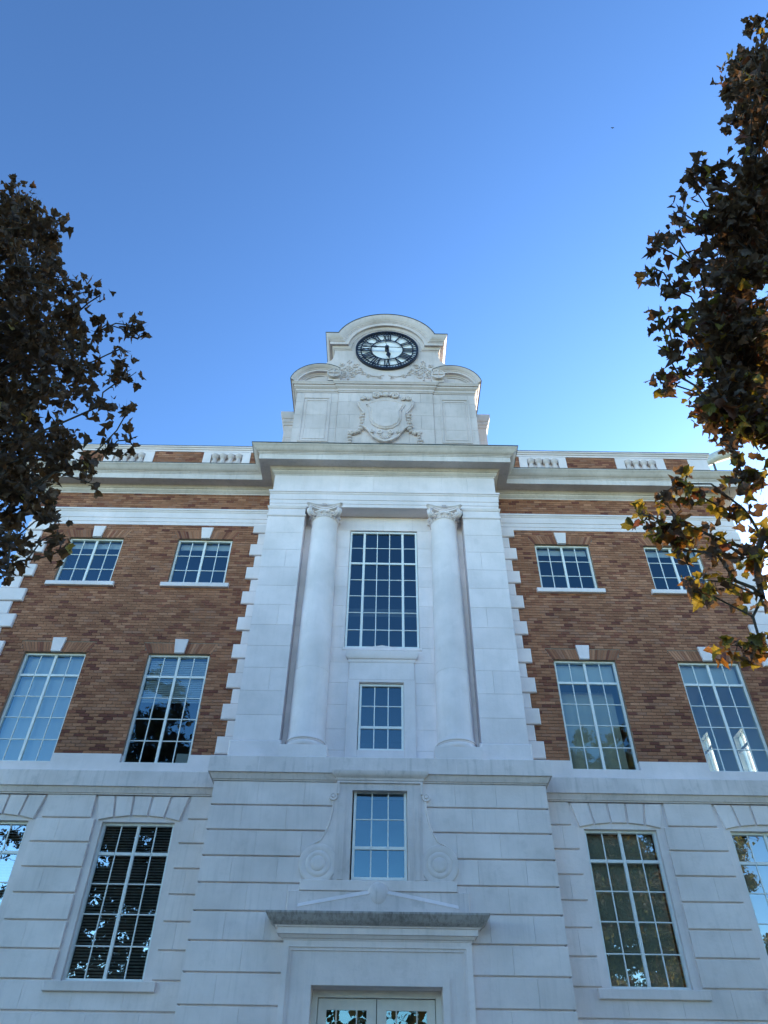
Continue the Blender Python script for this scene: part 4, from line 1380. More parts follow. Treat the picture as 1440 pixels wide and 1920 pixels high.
# ================================================================ ground, path, steps
g = MB(); g.add([(-600, -600, 0), (600, -600, 0), (600, 600, 0), (-600, 600, 0)], [(0, 1, 2, 3)])
tag(g.build('ground', M['grass']), kind='structure')
g = MB(); g.box(-2.6, 2.6, -40, -5.2, -0.1, 0.05); tag(g.build('path', M['concrete']), kind='structure')
g = MB(); g.box(-200, 200, -30, -24, -0.1, 0.054); tag(g.build('pavement', M['concrete']), kind='structure')
g = MB(); g.box(-300, 300, -44, -30.2, -0.1, 0.004); tag(g.build('road', M['asphalt']), kind='structure')
st = MB()
for k in range(9):
    st.box(-2.8, 2.8, -5.2 + k * 0.36, -1.15, 0.05 + k * 0.175, 0.05 + (k + 1) * 0.175)
tag(st.build('entrance_steps', M['concrete'], B))
for s in (-1, 1):
    a, b_ = mx(s, 2.82, 3.3)
    mb = MB(); mb.box(a, b_, -5.3, -0.96, 0, 1.75); mb.build('cheek_wall', M['base'], B)

# small pale metal flue leaning on the roof corner, with its dark bracket
fl = link('roof_flue', None, None, (11.0, 1.5, 20.0))
tag(fl, 'pale slanted metal duct rising behind the right end of the parapet', 'roof duct')
def atp(px, py, y):
    return None
mb = MB()
mb.tube([(-0.15, 0, -0.20), (0.55, 0, 0.25), (1.1, 0, 0.52)], [0.13, 0.19, 0.22], 14)
mb.build('duct', M['flue'], fl, smooth=40)
mb = MB(); mb.tube([(-0.30, 0.0, -1.6), (-0.28, 0, -0.18)], 0.035, 8); mb.ell((-0.27, 0, -0.14), (0.09, 0.08, 0.07), 10, 6); mb.tube([(-0.33, 0, -0.1), (-0.33, 0, 0.14)], 0.012, 6)
mb.build('bracket', M['flash'], fl)
mb = MB(); mb.tube([(0.4, 0.1, -2.0), (0.5, 0.05, 0.2)], 0.04, 8); mb.build('prop', M['flash'], fl)

# far bird
d = Vector((1148 - 720, 0, 0))
bx = rt * (428.5 / 1361.83) + up * (720.0 / 1361.83) + fwd
bp_ = Vector((0, -16, 1.6)) + bx * 62
bd = MB()
bd.ell((0, 0, 0), (0.05, 0.12, 0.045), 10, 6)
for s in (-1, 1):
    bd.add([(0, -0.05, 0.02), (s * 0.16, -0.06, 0.09), (s * 0.27, 0.03, 0.04), (s * 0.14, 0.03, 0.07), (0, 0.06, 0.02), (s * 0.14, -0.02, 0.095)], [(0, 1, 5), (1, 2, 5), (2, 3, 5), (3, 4, 5), (4, 0, 5)])
bd.v = [(x * 0.6, y * 0.6, z * 0.6) for x, y, z in bd.v]
bo_ = bd.build('bird', M['bird'], None, loc=tuple(round(c_, 2) for c_ in bp_))
tag(bo_, 'tiny dark bird high in the blue sky left of the right-hand tree', 'bird')

# ================================================================ trees
CROWN_A = "-471,-1168,1024,30;-431,-1155,1009,30;-398,-1135,957,26;-454,-1119,970,40;-368,-1110,915,19;-401,-1103,892,38;-445,-1086,873,38;-337,-1113,888,15;-306,-1110,886,16;-304,-1107,852,12;-289,-1113,889,12;-354,-1086,844,31;-397,-1065,820,37;-310,-1080,822,18;-292,-1086,829,12;-287,-1073,785,12;-280,-1058,753,12;-321,-1070,796,21;-306,-1048,742,19;-423,-1053,777,36;-365,-1047,741,35;-336,-1039,733,23;-378,-1034,697,31;-407,-1029,692,29;-346,-1032,664,12;-390,-1012,643,18;-368,-1007,623,12;-337,-1027,644,12;-382,-1010,610,12;-330,-1015,631,12;-318,-1040,704,12;-336,-1137,915,12;-376,-1112,902,19;-342,-1103,862,14;-442,-1177,1034,17;-462,-1184,1041,12;-408,-1122,908,30;-409,-1098,850,30;-459,-891,689,30;-528,-963,1012,30;-472,-991,928,30;-453,-1037,825,30;-477,-871,767,30;-410,-1053,713,30;-413,-1071,867,30;-411,-984,722,30;-452,-982,791,30;-412,-1099,986,30;-410,-1013,890,30;-561,-1087,1236,30;-436,-969,714,30;-445,-978,1025,30;-482,-1045,1070,30;-404,-983,800,30;-411,-1047,759,30;-397,-1006,808,30;-413,-975,736,30;-456,-923,915,30;-444,-1007,863,30;-486,-920,904,30;-859,-1245,782,56;-670,-1357,682,56;-679,-1414,1103,56;-1043,-914,1065,56;-802,-1399,621,56;-723,-1231,552,56;-729,-1227,1013,56;-607,-1045,1143,56;-773,-959,668,56;-635,-760,1004,56;-672,-1258,1218,56;-842,-1175,1153,56;-839,-1175,879,56;-691,-1297,723,56;-882,-1309,1279,56;-683,-974,581,56;-709,-1157,955,56;-573,-1191,872,56;-1141,-1311,1016,56;-707,-1343,1167,56;-811,-1252,875,56;-934,-1170,1000,56;-544,-860,650,56;-858,-1528,1004,56;-846,-932,1307,56;-1046,-1131,1117,56;-716,-1160,877,56;-477,-956,838,42;-741,-1124,1042,56;-1002,-985,1035,56;-733,-1348,695,56;-756,-985,1212,56;-1044,-1173,1433,56;-595,-1272,585,56;-690,-1340,1369,56;-1104,-1056,825,56;-572,-1147,1018,56;-754,-1171,962,56;-632,-1270,760,56;-664,-1243,628,56;-677,-1145,902,56;-650,-1172,1214,56;-957,-1259,777,56;-1047,-1056,413,56;-521,-1011,1160,42;-801,-1264,989,56;-1077,-1155,845,56;-839,-858,1008,56;-604,-1038,729,56;-1143,-1228,663,56;-822,-1310,667,56;-1095,-1172,619,56;-707,-1309,777,56;-668,-1075,1028,56;-735,-1185,1054,56;-541,-1270,854,56;-604,-1370,1120,56;-830,-1401,1170,56;-877,-1383,1401,56;-445,-1357,808,42;-512,-1080,813,42;-684,-1349,915,56;-815,-931,650,56;-1043,-898,861,56;-772,-842,1175,56;-841,-1104,1055,56;-1024,-1102,709,56;-910,-1132,1356,56;-1015,-1243,1245,56;-1078,-1211,1214,56;-746,-1096,1232,56;-746,-1053,1264,56;-970,-1019,1153,56;-822,-1113,613,56;-915,-1000,1341,56;-846,-1260,1038,56;-1030,-1335,1331,56;-937,-1274,590,56;-838,-1153,987,56;-722,-1046,1105,56;-1154,-1020,1079,56;-1110,-1083,1226,56;-639,-1093,576,56;-712,-1345,831,56;-881,-1190,990,56;-1022,-1106,886,56;-803,-1172,1424,56;-716,-1150,1015,56;-1135,-1081,1389,56;-919,-1114,910,56;-967,-1156,708,56;-1254,-930,1064,56;-611,-1092,1036,56;-1240,-1051,1070,56;-537,-828,918,42;-997,-906,883,56;-454,-1244,871,42;-1112,-1222,1383,56;-492,-985,891,42;-981,-1148,1339,56;-801,-1047,1167,56;-669,-1085,921,56;-863,-1044,994,56;-932,-1244,508,56;-1095,-1301,1102,56;-781,-1238,795,56;-1029,-1090,1106,56;-1002,-799,1139,56;-700,-1249,896,56;-635,-1129,605,56;-564,-1114,637,56;-872,-1121,1133,56;-987,-1413,1224,56;-765,-1108,488,56;-1164,-934,804,56;-780,-1244,930,56;-695,-1384,1048,56;-789,-862,717,56;-425,-1005,955,42;-913,-1353,895,56;-1042,-1284,1131,56;-450,-1209,923,42;-1120,-892,1108,56;-696,-1243,1329,56;-414,-1138,866,42;-758,-1031,987,56;-609,-1086,881,56;-727,-838,1245,56;-710,-1135,1130,56;-926,-1454,936,56;-711,-1454,960,56;-725,-1460,1101,56;-953,-971,1266,56;-860,-1367,689,56;-892,-790,1084,56;-1018,-1217,822,56;-881,-1107,1441,56;-716,-1285,500,56;-852,-1282,814,56;-793,-1101,831,56;-1145,-958,846,56;-1190,-1099,808,56;-584,-1257,1027,56;-1045,-924,1265,56;-1089,-993,978,56;-894,-1001,1080,56;-750,-1182,850,56;-844,-1255,1394,56;-897,-1007,1450,56;-1093,-933,1156,56;-758,-851,1376,56;-687,-849,883,56;-699,-1069,454,56;-738,-1111,853,56;-791,-810,1062,56;-902,-1105,656,56;-980,-1139,1215,56;-1042,-1274,833,56;-719,-1183,1289,56;-632,-1010,1374,56;-909,-969,1022,56;-699,-1460,898,56;-453,-1109,1078,42;-1139,-1256,1284,56;-633,-997,646,56;-773,-799,538,56;-981,-1415,931,56;-638,-994,970,56;-857,-1276,1329,56;-810,-1332,928,56;-755,-872,1055,56;-945,-1211,936,56;-896,-1403,981,56;-776,-1326,679,56;-553,-1286,1047,56;-610,-1248,974,56;-834,-1184,1094,56;-772,-1112,987,56;-650,-1474,990,56;-799,-1342,1158,56;-607,-1347,919,56;-898,-1389,1307,56;-848,-1430,693,56;-881,-807,956,56;-717,-992,1111,56;-769,-1070,579,56;-1046,-935,1408,56;-1038,-1316,934,56;-1108,-1218,1062,56;-959,-1202,1347,56;-1042,-1073,1179,56;-968,-1217,620,56;-1031,-1091,577,56;-951,-1325,1070,56;-1093,-1105,992,56;-1120,-1013,1119,56;-520,-1292,998,42;-1059,-1104,1254,56;-1070,-1052,776,56;-711,-916,1065,56;-715,-1191,1342,56;-869,-828,1090,56;-755,-1366,1105,56;-685,-1017,738,56;-1007,-1198,936,56;-800,-1096,1524,56;-633,-1294,1033,56;-780,-1130,1377,56;-560,-1001,666,56;-1054,-1006,775,56;-1039,-1194,1041,56;-1064,-838,1033,56;-1064,-1229,847,56;-1078,-1232,734,56;-786,-1116,722,56;-721,-1542,843,56;-780,-1188,1147,56;-991,-1321,924,56;-988,-957,1415,56;-751,-1385,1380,56;-664,-1231,1267,56;-711,-940,847,56;-780,-961,1088,56;-646,-1146,869,56;-611,-1343,852,56;-709,-1417,1235,56;-985,-951,921,56;-602,-1063,599,56;-977,-857,895,56;-637,-931,769,56;-967,-1469,1211,56;-1113,-1378,796,56;-898,-1166,1250,56;-659,-824,1156,56;-681,-1324,1424,56;-880,-1336,840,56;-830,-868,840,56;-1300,-938,906,56;-690,-1269,962,56;-864,-1066,1110,56;-1097,-1023,1272,56;-841,-1006,569,56;-517,-1177,683,42;-901,-1231,1156,56;-975,-1006,843,56;-539,-892,1214,42;-665,-1079,676,56;-768,-1446,921,56;-655,-917,620,56;-587,-1032,857,56;-1042,-1082,1002,56;-616,-1422,1361,56;-741,-1096,419,56;-661,-1125,1101,56;-720,-1075,1026,56;-738,-1256,1245,56;-1209,-1112,1140,56;-740,-1212,659,56;-775,-1378,1227,56;-838,-866,935,56;-796,-1072,946,56;-482,-1295,787,42;-1090,-1139,558,56;-910,-941,686,56;-840,-998,1562,56;-750,-1031,908,56;-850,-1140,931,56;-643,-1000,1060,56;-612,-1177,753,56;-756,-1259,989,56;-786,-1237,1420,56;-876,-936,1200,56;-783,-1234,1131,56;-741,-1365,1035,56;-1065,-1283,665,56;-598,-1059,934,56;-842,-1082,532,56;-1099,-957,1074,56;-732,-953,999,56;-1076,-906,757,56;-976,-1000,1345,56;-1210,-1050,977,56;-690,-1372,607,56;-656,-1149,506,56;-862,-1148,608,56;-1063,-1285,1178,56;-879,-890,628,56;-863,-1084,891,56;-1022,-1167,495,56;-911,-1182,1106,56;-616,-1503,1013,56;-968,-1437,801,56;-887,-1066,1481,56;-1156,-1083,1161,56;-836,-1135,853,56;-1110,-1110,1314,56;-515,-1039,1049,42;-941,-890,1273,56;-1314,-1088,1019,56;-578,-1351,747,56;-961,-1171,1059,56;-1134,-906,1060,56;-995,-1401,1034,56;-960,-1173,440,56;-757,-1074,1344,56;-622,-1244,1239,56;-918,-899,724,56;-802,-1110,1122,56;-514,-981,727,42;-756,-1405,940,56;-843,-1086,660,56;-657,-1251,673,56;-635,-1233,912,56;-694,-1461,1169,56;-871,-1240,1581,56;-983,-1349,1257,56;-980,-1082,1327,56;-641,-1142,723,56;-818,-1555,918,56;-725,-1207,763,56;-930,-1258,1415,56;-876,-1237,869,56;-477,-1028,987,42;-892,-1248,1110,56;-1006,-1203,1529,56;-591,-1044,1094,56;-795,-1140,791,56;-1241,-1104,1223,56;-826,-732,1125,56;-677,-1272,832,56;-562,-1076,1159,56;-605,-1428,1042,56;-855,-1368,1210,56;-919,-1406,1383,56;-743,-1153,774,56;-1083,-1152,1023,56;-1083,-1072,1282,56;-573,-928,996,56;-676,-1365,753,56;-641,-1370,804,56;-883,-955,1377,56;-1210,-1138,915,56;-772,-1241,550,56;-600,-1221,610,56;-1119,-1170,701,56;-922,-1103,404,56;-679,-1177,1021,56;-773,-806,811,56;-821,-1178,605,56;-682,-1358,1252,56;-836,-836,1319,56;-811,-1054,1383,56;-1175,-1337,966,56;-824,-1124,1265,56;-619,-1003,1287,56;-726,-1327,946,56;-872,-1043,924,56;-603,-1403,1267,56;-818,-1261,658,56;-683,-1009,1354,56;-1123,-1291,750,56;-937,-1065,992,56;-964,-1438,1086,56;-1048,-1240,897,56;-532,-1176,818,42;-867,-1002,1028,56;-950,-1073,1654,56;-958,-997,894,56;-1030,-1446,1087,56;-904,-1084,1079,56;-1040,-969,840,56;-925,-1254,839,56;-1051,-1242,1090,56;-712,-1142,830,56;-945,-878,1190,56;-523,-1247,606,42;-868,-1064,699,56;-654,-1419,754,56;-1046,-1257,606,56;-855,-1073,1426,56;-1022,-1234,1306,56;-645,-1170,1288,56;-1012,-1492,1229,56;-903,-1034,1257,56;-1118,-915,990,56;-685,-1533,1069,56;-984,-1426,1286,56;-1097,-1340,677,56;-1022,-1332,838,56;-1081,-1309,946,56;-588,-878,1200,56;-395,-1206,940,42;-1163,-1240,924,56;-587,-1324,1311,56;-502,-1089,1002,42;-1044,-1383,976,56;-812,-892,1085,56;-654,-1321,942,56;-944,-1150,614,56;-655,-1053,887,56;-873,-1428,601,56;-494,-1096,913,42;-993,-831,966,56;-544,-1004,1025,56;-856,-1053,1351,56;-830,-1120,1216,56;-748,-1191,799,56;-727,-1380,881,56;-935,-1145,838,56;-763,-1377,1165,56;-623,-893,1047,56;-793,-1299,438,56;-1118,-1304,832,56;-1076,-999,1220,56;-1072,-885,920,56;-598,-1414,1154,56;-1061,-851,1208,56;-613,-1253,1094,56;-851,-1311,953,56;-958,-1030,1035,56;-814,-1347,978,56;-1126,-1404,1146,56;-875,-1282,554,56;-491,-1337,757,42;-830,-1092,1588,56;-970,-1375,1080,56;-1051,-1099,950,56;-1070,-1284,783,56;-560,-1263,735,56;-622,-718,893,56"
CROWN_B = "457,-1342,1215,19;451,-1306,1176,22;420,-1288,1156,12;458,-1275,1142,24;412,-1267,1103,13;429,-1258,1063,19;437,-1239,1027,16;346,-1268,985,14;334,-1253,969,14;363,-1259,976,12;316,-1241,925,14;305,-1230,898,14;345,-1233,917,20;383,-1220,932,23;276,-1236,861,12;265,-1231,825,12;283,-1218,811,12;316,-1218,855,20;359,-1202,852,28;397,-1211,892,23;271,-1200,776,12;279,-1209,771,12;319,-1192,797,19;361,-1179,798,27;276,-1191,751,12;271,-1168,725,12;283,-1172,730,12;310,-1175,748,16;347,-1155,741,24;315,-1154,710,12;359,-1140,695,24;322,-1136,676,12;328,-1123,646,15;349,-1120,643,20;327,-1116,609,14;306,-1125,619,12;276,-1133,613,12;263,-1138,618,12;248,-1130,609,12;232,-1119,597,12;244,-1123,586,12;263,-1121,584,12;249,-1113,576,12;282,-1116,579,12;261,-1106,568,12;261,-1106,523,12;279,-1104,536,12;290,-1111,559,12;315,-1104,565,12;330,-1098,559,13;306,-1096,542,12;324,-1095,526,12;339,-1106,583,17;292,-1084,485,12;300,-1081,481,12;314,-1083,483,12;443,-1201,1046,30;335,-1138,720,30;380,-1230,929,30;382,-1132,845,30;368,-1195,871,30;390,-1114,776,30;464,-1175,1012,30;493,-1265,1271,30;423,-1247,992,30;401,-1184,971,30;344,-1173,804,30;432,-1130,981,30;496,-1266,1284,30;372,-1203,863,30;344,-1141,698,30;421,-1099,915,30;446,-1053,856,30;431,-1104,1035,30;483,-1158,1059,30;514,-1168,1197,30;415,-1192,903,30;406,-1088,803,30;401,-1205,990,30;516,-1251,1349,30;342,-1156,736,30;355,-1152,828,30;416,-1047,847,30;391,-1207,954,30;488,-1178,1124,30;449,-1228,1069,30;490,-1219,1200,30;475,-1286,1252,30;417,-1063,930,30;388,-1054,822,30;470,-1280,1223,30;467,-1142,1015,30;376,-1156,845,30;397,-1045,852,30;486,-1242,1172,30;355,-1128,799,30;359,-1134,700,30;392,-1135,798,30;372,-1137,721,30;426,-1085,950,30;404,-1057,846,30;363,-1240,910,30;372,-1167,809,30;397,-1092,889,30;480,-1079,965,30;491,-1163,1154,30;389,-1228,944,30;384,-1090,767,30;420,-1064,904,30;477,-1279,1265,30;466,-1099,939,30;520,-1137,1138,30;453,-1308,1158,30;322,-1146,717,30;483,-1266,1198,30;474,-1179,1087,30;406,-1186,943,30;406,-1103,935,30;418,-1080,806,30;503,-1114,1066,30;390,-1232,954,30;468,-1256,1170,30;397,-1406,646,42;942,-1189,962,56;662,-1466,968,56;1209,-1528,919,56;701,-1246,532,56;714,-991,984,56;1325,-1581,710,56;1231,-1071,1072,56;928,-995,1150,56;986,-1205,1363,56;642,-1173,1002,56;852,-1435,1178,56;1144,-1227,1080,56;892,-1662,914,56;748,-926,1030,56;657,-1039,668,56;786,-1290,1071,56;875,-1002,612,56;956,-1624,1147,56;963,-1422,1150,56;712,-1133,911,56;959,-1138,1346,56;1005,-1144,852,56;1165,-1438,1029,56;1139,-1420,605,56;699,-972,875,56;950,-1191,1054,56;1092,-1531,742,56;591,-1286,1169,56;1074,-1154,1064,56;893,-1512,1014,56;865,-864,751,56;894,-1388,885,56;1306,-1131,713,56;939,-1205,725,56;630,-1422,1321,56;813,-1283,1158,56;1064,-1544,1319,56;979,-1322,424,56;843,-1229,947,56;941,-1442,734,56;1253,-1270,842,56;892,-1253,1292,56;551,-1526,833,56;957,-1361,1529,56;1054,-1164,948,56;608,-1423,558,56;957,-1426,612,56;568,-1152,711,56;737,-1421,1046,56;1156,-903,952,56;702,-1049,1183,56;612,-1237,1064,56;862,-1370,1079,56;655,-1240,1308,56;886,-875,1049,56;582,-1276,706,56;1183,-1202,913,56;849,-1471,829,56;1214,-1344,1232,56;784,-1193,558,56;679,-1150,815,56;816,-1259,1412,56;735,-1030,1268,56;829,-1108,746,56;641,-1192,1047,56;696,-1184,1304,56;838,-1534,708,56;440,-1121,851,42;502,-1156,891,42;1279,-1282,1105,56;1232,-1259,1310,56;501,-1458,644,42;1049,-1002,855,56;949,-1406,832,56;955,-1092,565,56;1182,-1326,835,56;609,-1195,648,56;916,-1432,1159,56;877,-1300,1317,56;709,-1124,786,56;1004,-1278,893,56;822,-1502,965,56;833,-1026,961,56;1215,-1338,733,56;805,-1731,905,56;1284,-1223,563,56;1059,-1492,800,56;877,-1061,1169,56;775,-1391,1115,56;766,-1115,958,56;955,-1595,1345,56;829,-1352,693,56;786,-956,1063,56;690,-1330,1026,56;850,-1233,600,56;953,-1446,1112,56;1002,-1139,1164,56;926,-1003,795,56;1125,-1194,1390,56;404,-1337,1010,42;907,-1287,1391,56;1016,-1289,1289,56;931,-1045,730,56;654,-1244,1095,56;561,-1376,1022,56;1280,-1610,864,56;947,-1390,1255,56;563,-1327,1028,56;691,-1560,501,56;1109,-991,969,56;1151,-1327,1198,56;823,-1553,1323,56;729,-1393,676,56;904,-1160,999,56;740,-991,855,56;849,-1019,870,56;874,-1282,804,56;607,-1089,1281,56;764,-823,1083,56;979,-1352,1407,56;1091,-1187,1109,56;551,-1194,961,56;641,-1267,916,56;759,-1099,1305,56;808,-1238,874,56;702,-1503,1163,56;753,-1296,975,56;1114,-1245,1273,56;1107,-1313,1174,56;664,-1224,952,56;690,-1267,1192,56;804,-1119,507,56;1024,-1474,504,56;831,-1458,568,56;751,-1492,1179,56;752,-1245,556,56;1014,-1522,1242,56;1245,-1242,716,56;1277,-1294,1176,56;770,-1549,1257,56;1173,-1233,1219,56;1233,-1268,655,56;1016,-1086,906,56;1018,-1428,645,56;766,-1320,1264,56;812,-1271,928,56;892,-1183,490,56;896,-877,837,56;662,-1494,1184,56;790,-1282,372,56;670,-1106,1280,56;840,-1501,1190,56;642,-1345,1221,56;918,-1323,720,56;975,-1041,740,56;1122,-1072,1051,56;757,-1607,1087,56;804,-984,980,56;1148,-1382,639,56;904,-1169,1274,56;1269,-1419,930,56;1011,-1216,712,56;694,-1135,1021,56;654,-1359,1312,56;887,-1476,1183,56;954,-1361,960,56;839,-1023,1142,56;859,-1093,1052,56;746,-993,1118,56;685,-1482,879,56;464,-1173,968,42;606,-1033,1077,56;918,-979,944,56;1016,-1467,833,56;793,-1367,364,56;706,-1275,761,56;1110,-1389,688,56;661,-1159,1246,56;601,-1666,1109,56;615,-1396,1114,56;734,-1290,1366,56;1045,-1374,962,56;487,-1577,792,42;970,-1141,989,56;830,-1395,742,56;787,-1040,1012,56;487,-1100,765,42;487,-1369,606,42;983,-1396,781,56;908,-1381,738,56;522,-1453,1169,42;893,-1508,941,56;984,-1086,703,56;1235,-1408,1183,56;1156,-1407,1242,56;539,-1412,1218,42;527,-1325,825,42;1177,-1379,1299,56;826,-1294,1242,56;1150,-1587,709,56;1097,-1214,864,56;1001,-1356,1331,56;1058,-1616,1158,56;796,-1522,1016,56;736,-1406,1445,56;799,-1162,1102,56;735,-885,969,56;929,-1302,1120,56;1090,-1083,1019,56;1025,-1475,1098,56;787,-1595,990,56;1239,-1488,900,56;670,-1345,517,56;592,-1604,1026,56;680,-1324,1101,56;1152,-1484,1118,56;828,-1207,1061,56;980,-1154,1477,56;1009,-1317,1218,56;723,-1574,824,56;1060,-1340,1002,56;604,-1115,637,56;595,-1510,913,56;962,-1441,906,56;559,-1424,1292,56;588,-1680,615,56;939,-1026,678,56;674,-1444,644,56;1149,-1421,1183,56;1246,-1581,1285,56;999,-943,1039,56;834,-877,1107,56;461,-1394,754,42;552,-1411,772,56;684,-1078,961,56;777,-1058,1249,56;893,-1163,385,56;816,-1407,1212,56;689,-922,735,56;863,-1393,791,56;858,-1349,941,56;1156,-1432,933,56;717,-1438,1176,56;901,-1218,974,56;948,-1470,841,56;852,-1629,485,56;626,-1486,1085,56;1017,-1341,798,56;495,-1422,1001,42;741,-1444,726,56;501,-1248,703,42;473,-1441,885,42;942,-1522,1173,56;698,-1534,1091,56;1245,-1262,1015,56;987,-863,814,56;1081,-1229,1208,56;551,-1245,605,56;421,-1336,1065,42;750,-1533,960,56;911,-1537,972,56;776,-1319,925,56;1043,-1296,813,56;567,-1143,1013,56;803,-1167,871,56;876,-1054,1009,56;505,-1064,1134,42;889,-1517,851,56;964,-1661,1225,56;819,-1174,780,56;1009,-915,812,56;776,-1017,787,56;862,-1096,535,56;732,-1351,1098,56;868,-1358,1139,56;1329,-1218,962,56;1182,-1348,1366,56;909,-1608,908,56;1251,-1333,1048,56;742,-1330,1048,56;896,-1483,1136,56;1016,-1378,868,56;1108,-1099,1192,56;451,-1261,844,42;781,-1307,858,56;760,-1010,918,56;888,-1512,1090,56;802,-1089,919,56;636,-1132,1106,56;1148,-1270,1442,56;1204,-1159,789,56;706,-1600,963,56;1100,-1240,906,56;631,-1186,909,56;1181,-1066,1037,56;643,-1356,982,56;491,-1331,972,42;740,-1182,990,56;810,-903,1047,56;617,-1377,621,56;1142,-1296,552,56;749,-1113,1215,56;810,-1455,1529,56;817,-1634,1178,56;739,-1425,420,56;956,-1125,603,56;1000,-1488,993,56;641,-1097,1017,56;950,-1245,1422,56;490,-1322,779,42;1003,-1086,1162,56;864,-1243,463,56;644,-1118,523,56;774,-1397,842,56;967,-1413,511,56;551,-1179,679,56;543,-1142,783,56;735,-1315,1416,56;627,-1321,593,56;616,-1266,869,56;1050,-1482,1329,56;1038,-1208,793,56;790,-1222,822,56;978,-1629,1025,56;777,-1568,605,56;1089,-1509,1064,56;502,-1152,500,42;756,-1025,598,56;898,-1549,1197,56;1118,-1268,779,56;1301,-1222,1037,56;616,-1444,1180,56;562,-968,1163,56;897,-910,763,56;791,-1171,632,56;559,-1367,1128,56;761,-1482,829,56;890,-1335,910,56;787,-1424,1253,56;936,-1241,643,56;957,-1187,408,56;993,-1381,946,56;924,-1206,1124,56;1121,-1098,929,56;793,-1429,1479,56;1057,-1111,1202,56;895,-1582,962,56;491,-1570,887,42;760,-1168,672,56;730,-1379,755,56;845,-1270,713,56;1133,-1169,1058,56;853,-1130,786,56;944,-916,929,56;523,-1377,824,42;919,-1125,885,56;889,-1009,1269,56;902,-1233,685,56;790,-828,809,56;1315,-1084,1069,56;906,-1452,608,56;433,-1398,939,42;1183,-1177,566,56;691,-1389,537,56;831,-1124,466,56;753,-1424,925,56;1057,-1396,557,56;754,-1604,839,56;627,-1457,667,56;1194,-1249,583,56;1121,-1155,815,56;960,-1475,1047,56;738,-1353,1000,56;487,-1462,1020,42;712,-996,1075,56;959,-1083,1175,56;835,-1213,1010,56;870,-1329,557,56;778,-1029,860,56;739,-1249,908,56;1232,-1374,540,56;987,-1046,890,56;908,-1204,1069,56;1165,-1596,1091,56;994,-1159,594,56;1215,-1174,839,56;941,-1494,880,56;782,-1402,764,56;710,-1561,1007,56;841,-1544,1025,56;848,-1372,1210,56;988,-1290,1391,56;852,-1553,925,56;534,-1490,761,42;1035,-952,1176,56;675,-1084,1203,56;663,-968,1062,56;922,-881,991,56;781,-1186,1290,56;1048,-1381,708,56;690,-1484,732,56;1103,-1251,573,56;687,-1522,915,56;511,-1002,909,42;767,-1712,841,56;663,-1368,1131,56;1185,-1077,847,56;678,-1549,872,56;1108,-1325,771,56;455,-1491,1004,42;605,-1242,1194,56;794,-1105,782,56;843,-909,850,56;1064,-1317,760,56;847,-1397,860,56;976,-1114,759,56;783,-1267,802,56;980,-954,981,56;782,-1034,1413,56;544,-1334,1219,56;883,-1712,756,56;661,-1399,1197,56;1290,-1349,700,56;494,-1503,1307,42;952,-1339,513,56;693,-1206,889,56;778,-1265,1270,56;859,-1404,1000,56;903,-1446,1410,56;950,-1330,1231,56;1022,-1542,997,56;497,-1195,672,42;1228,-1334,804,56;1125,-1024,851,56;1033,-1428,703,56;984,-1349,1185,56;482,-1228,845,42;633,-1298,958,56;1084,-1343,1312,56;1059,-1184,1033,56;639,-1584,891,56;443,-1441,660,42;610,-908,1148,56;703,-1464,1072,56;745,-1207,1342,56;797,-1509,595,56;683,-1384,680,56;1167,-1531,815,56;858,-1509,643,56;1076,-983,651,56;1001,-1306,491,56;709,-1187,738,56;534,-1163,617,42;695,-1092,1130,56;812,-1502,1121,56;967,-1335,882,56;1077,-1700,889,56;900,-1082,573,56;483,-1341,571,42"

# maple-like leaf outline (x across, y along), stalk at the origin
LF = [(0, 0.0), (0.16, 0.02), (0.40, -0.03), (0.44, 0.14), (0.60, 0.30), (0.50, 0.44), (0.47, 0.62), (0.27, 0.64), (0.19, 0.80), (0.02, 1.0),
      (-0.17, 0.79), (-0.28, 0.62), (-0.45, 0.64), (-0.48, 0.42), (-0.62, 0.32), (-0.43, 0.16), (-0.38, -0.04), (-0.14, 0.03)]
def leaf_template(fold, curl, twist):
    vs = []
    for x, y in LF + [(0.0, 0.34)]:
        z = abs(x) * fold + curl * (y - 0.3) ** 2 + twist * x * (y - 0.3)
        if (x, y) == (0.0, 0.34): z -= 0.02
        vs.append((x, y, z))
    n = len(LF)
    fs = [(i, (i + 1) % n, n) for i in range(n)]
    vs += [(-0.012, 0, 0), (0.012, 0, 0), (0.0, -0.75, 0.12)]
    fs.append((n + 1, n + 2, n + 3))
    return np.array(vs), np.array(fs)
TEMPL = [leaf_template(*a) for a in ((0.45, -0.6, 0.5), (0.95, -1.1, -0.6), (-0.6, 1.1, 0.8), (0.25, -1.7, 0.3), (1.3, 0.5, 1.1), (-1.0, -0.9, -0.9), (1.7, -1.2, 0.4))]

def rot_from(nrm, tip, rng):
    n = nrm / (np.linalg.norm(nrm) + 1e-9)
    t_ = tip - n * tip.dot(n)
    t_ /= (np.linalg.norm(t_) + 1e-9)
    x = np.cross(t_, n)
    return np.stack([x, t_, n], 1)

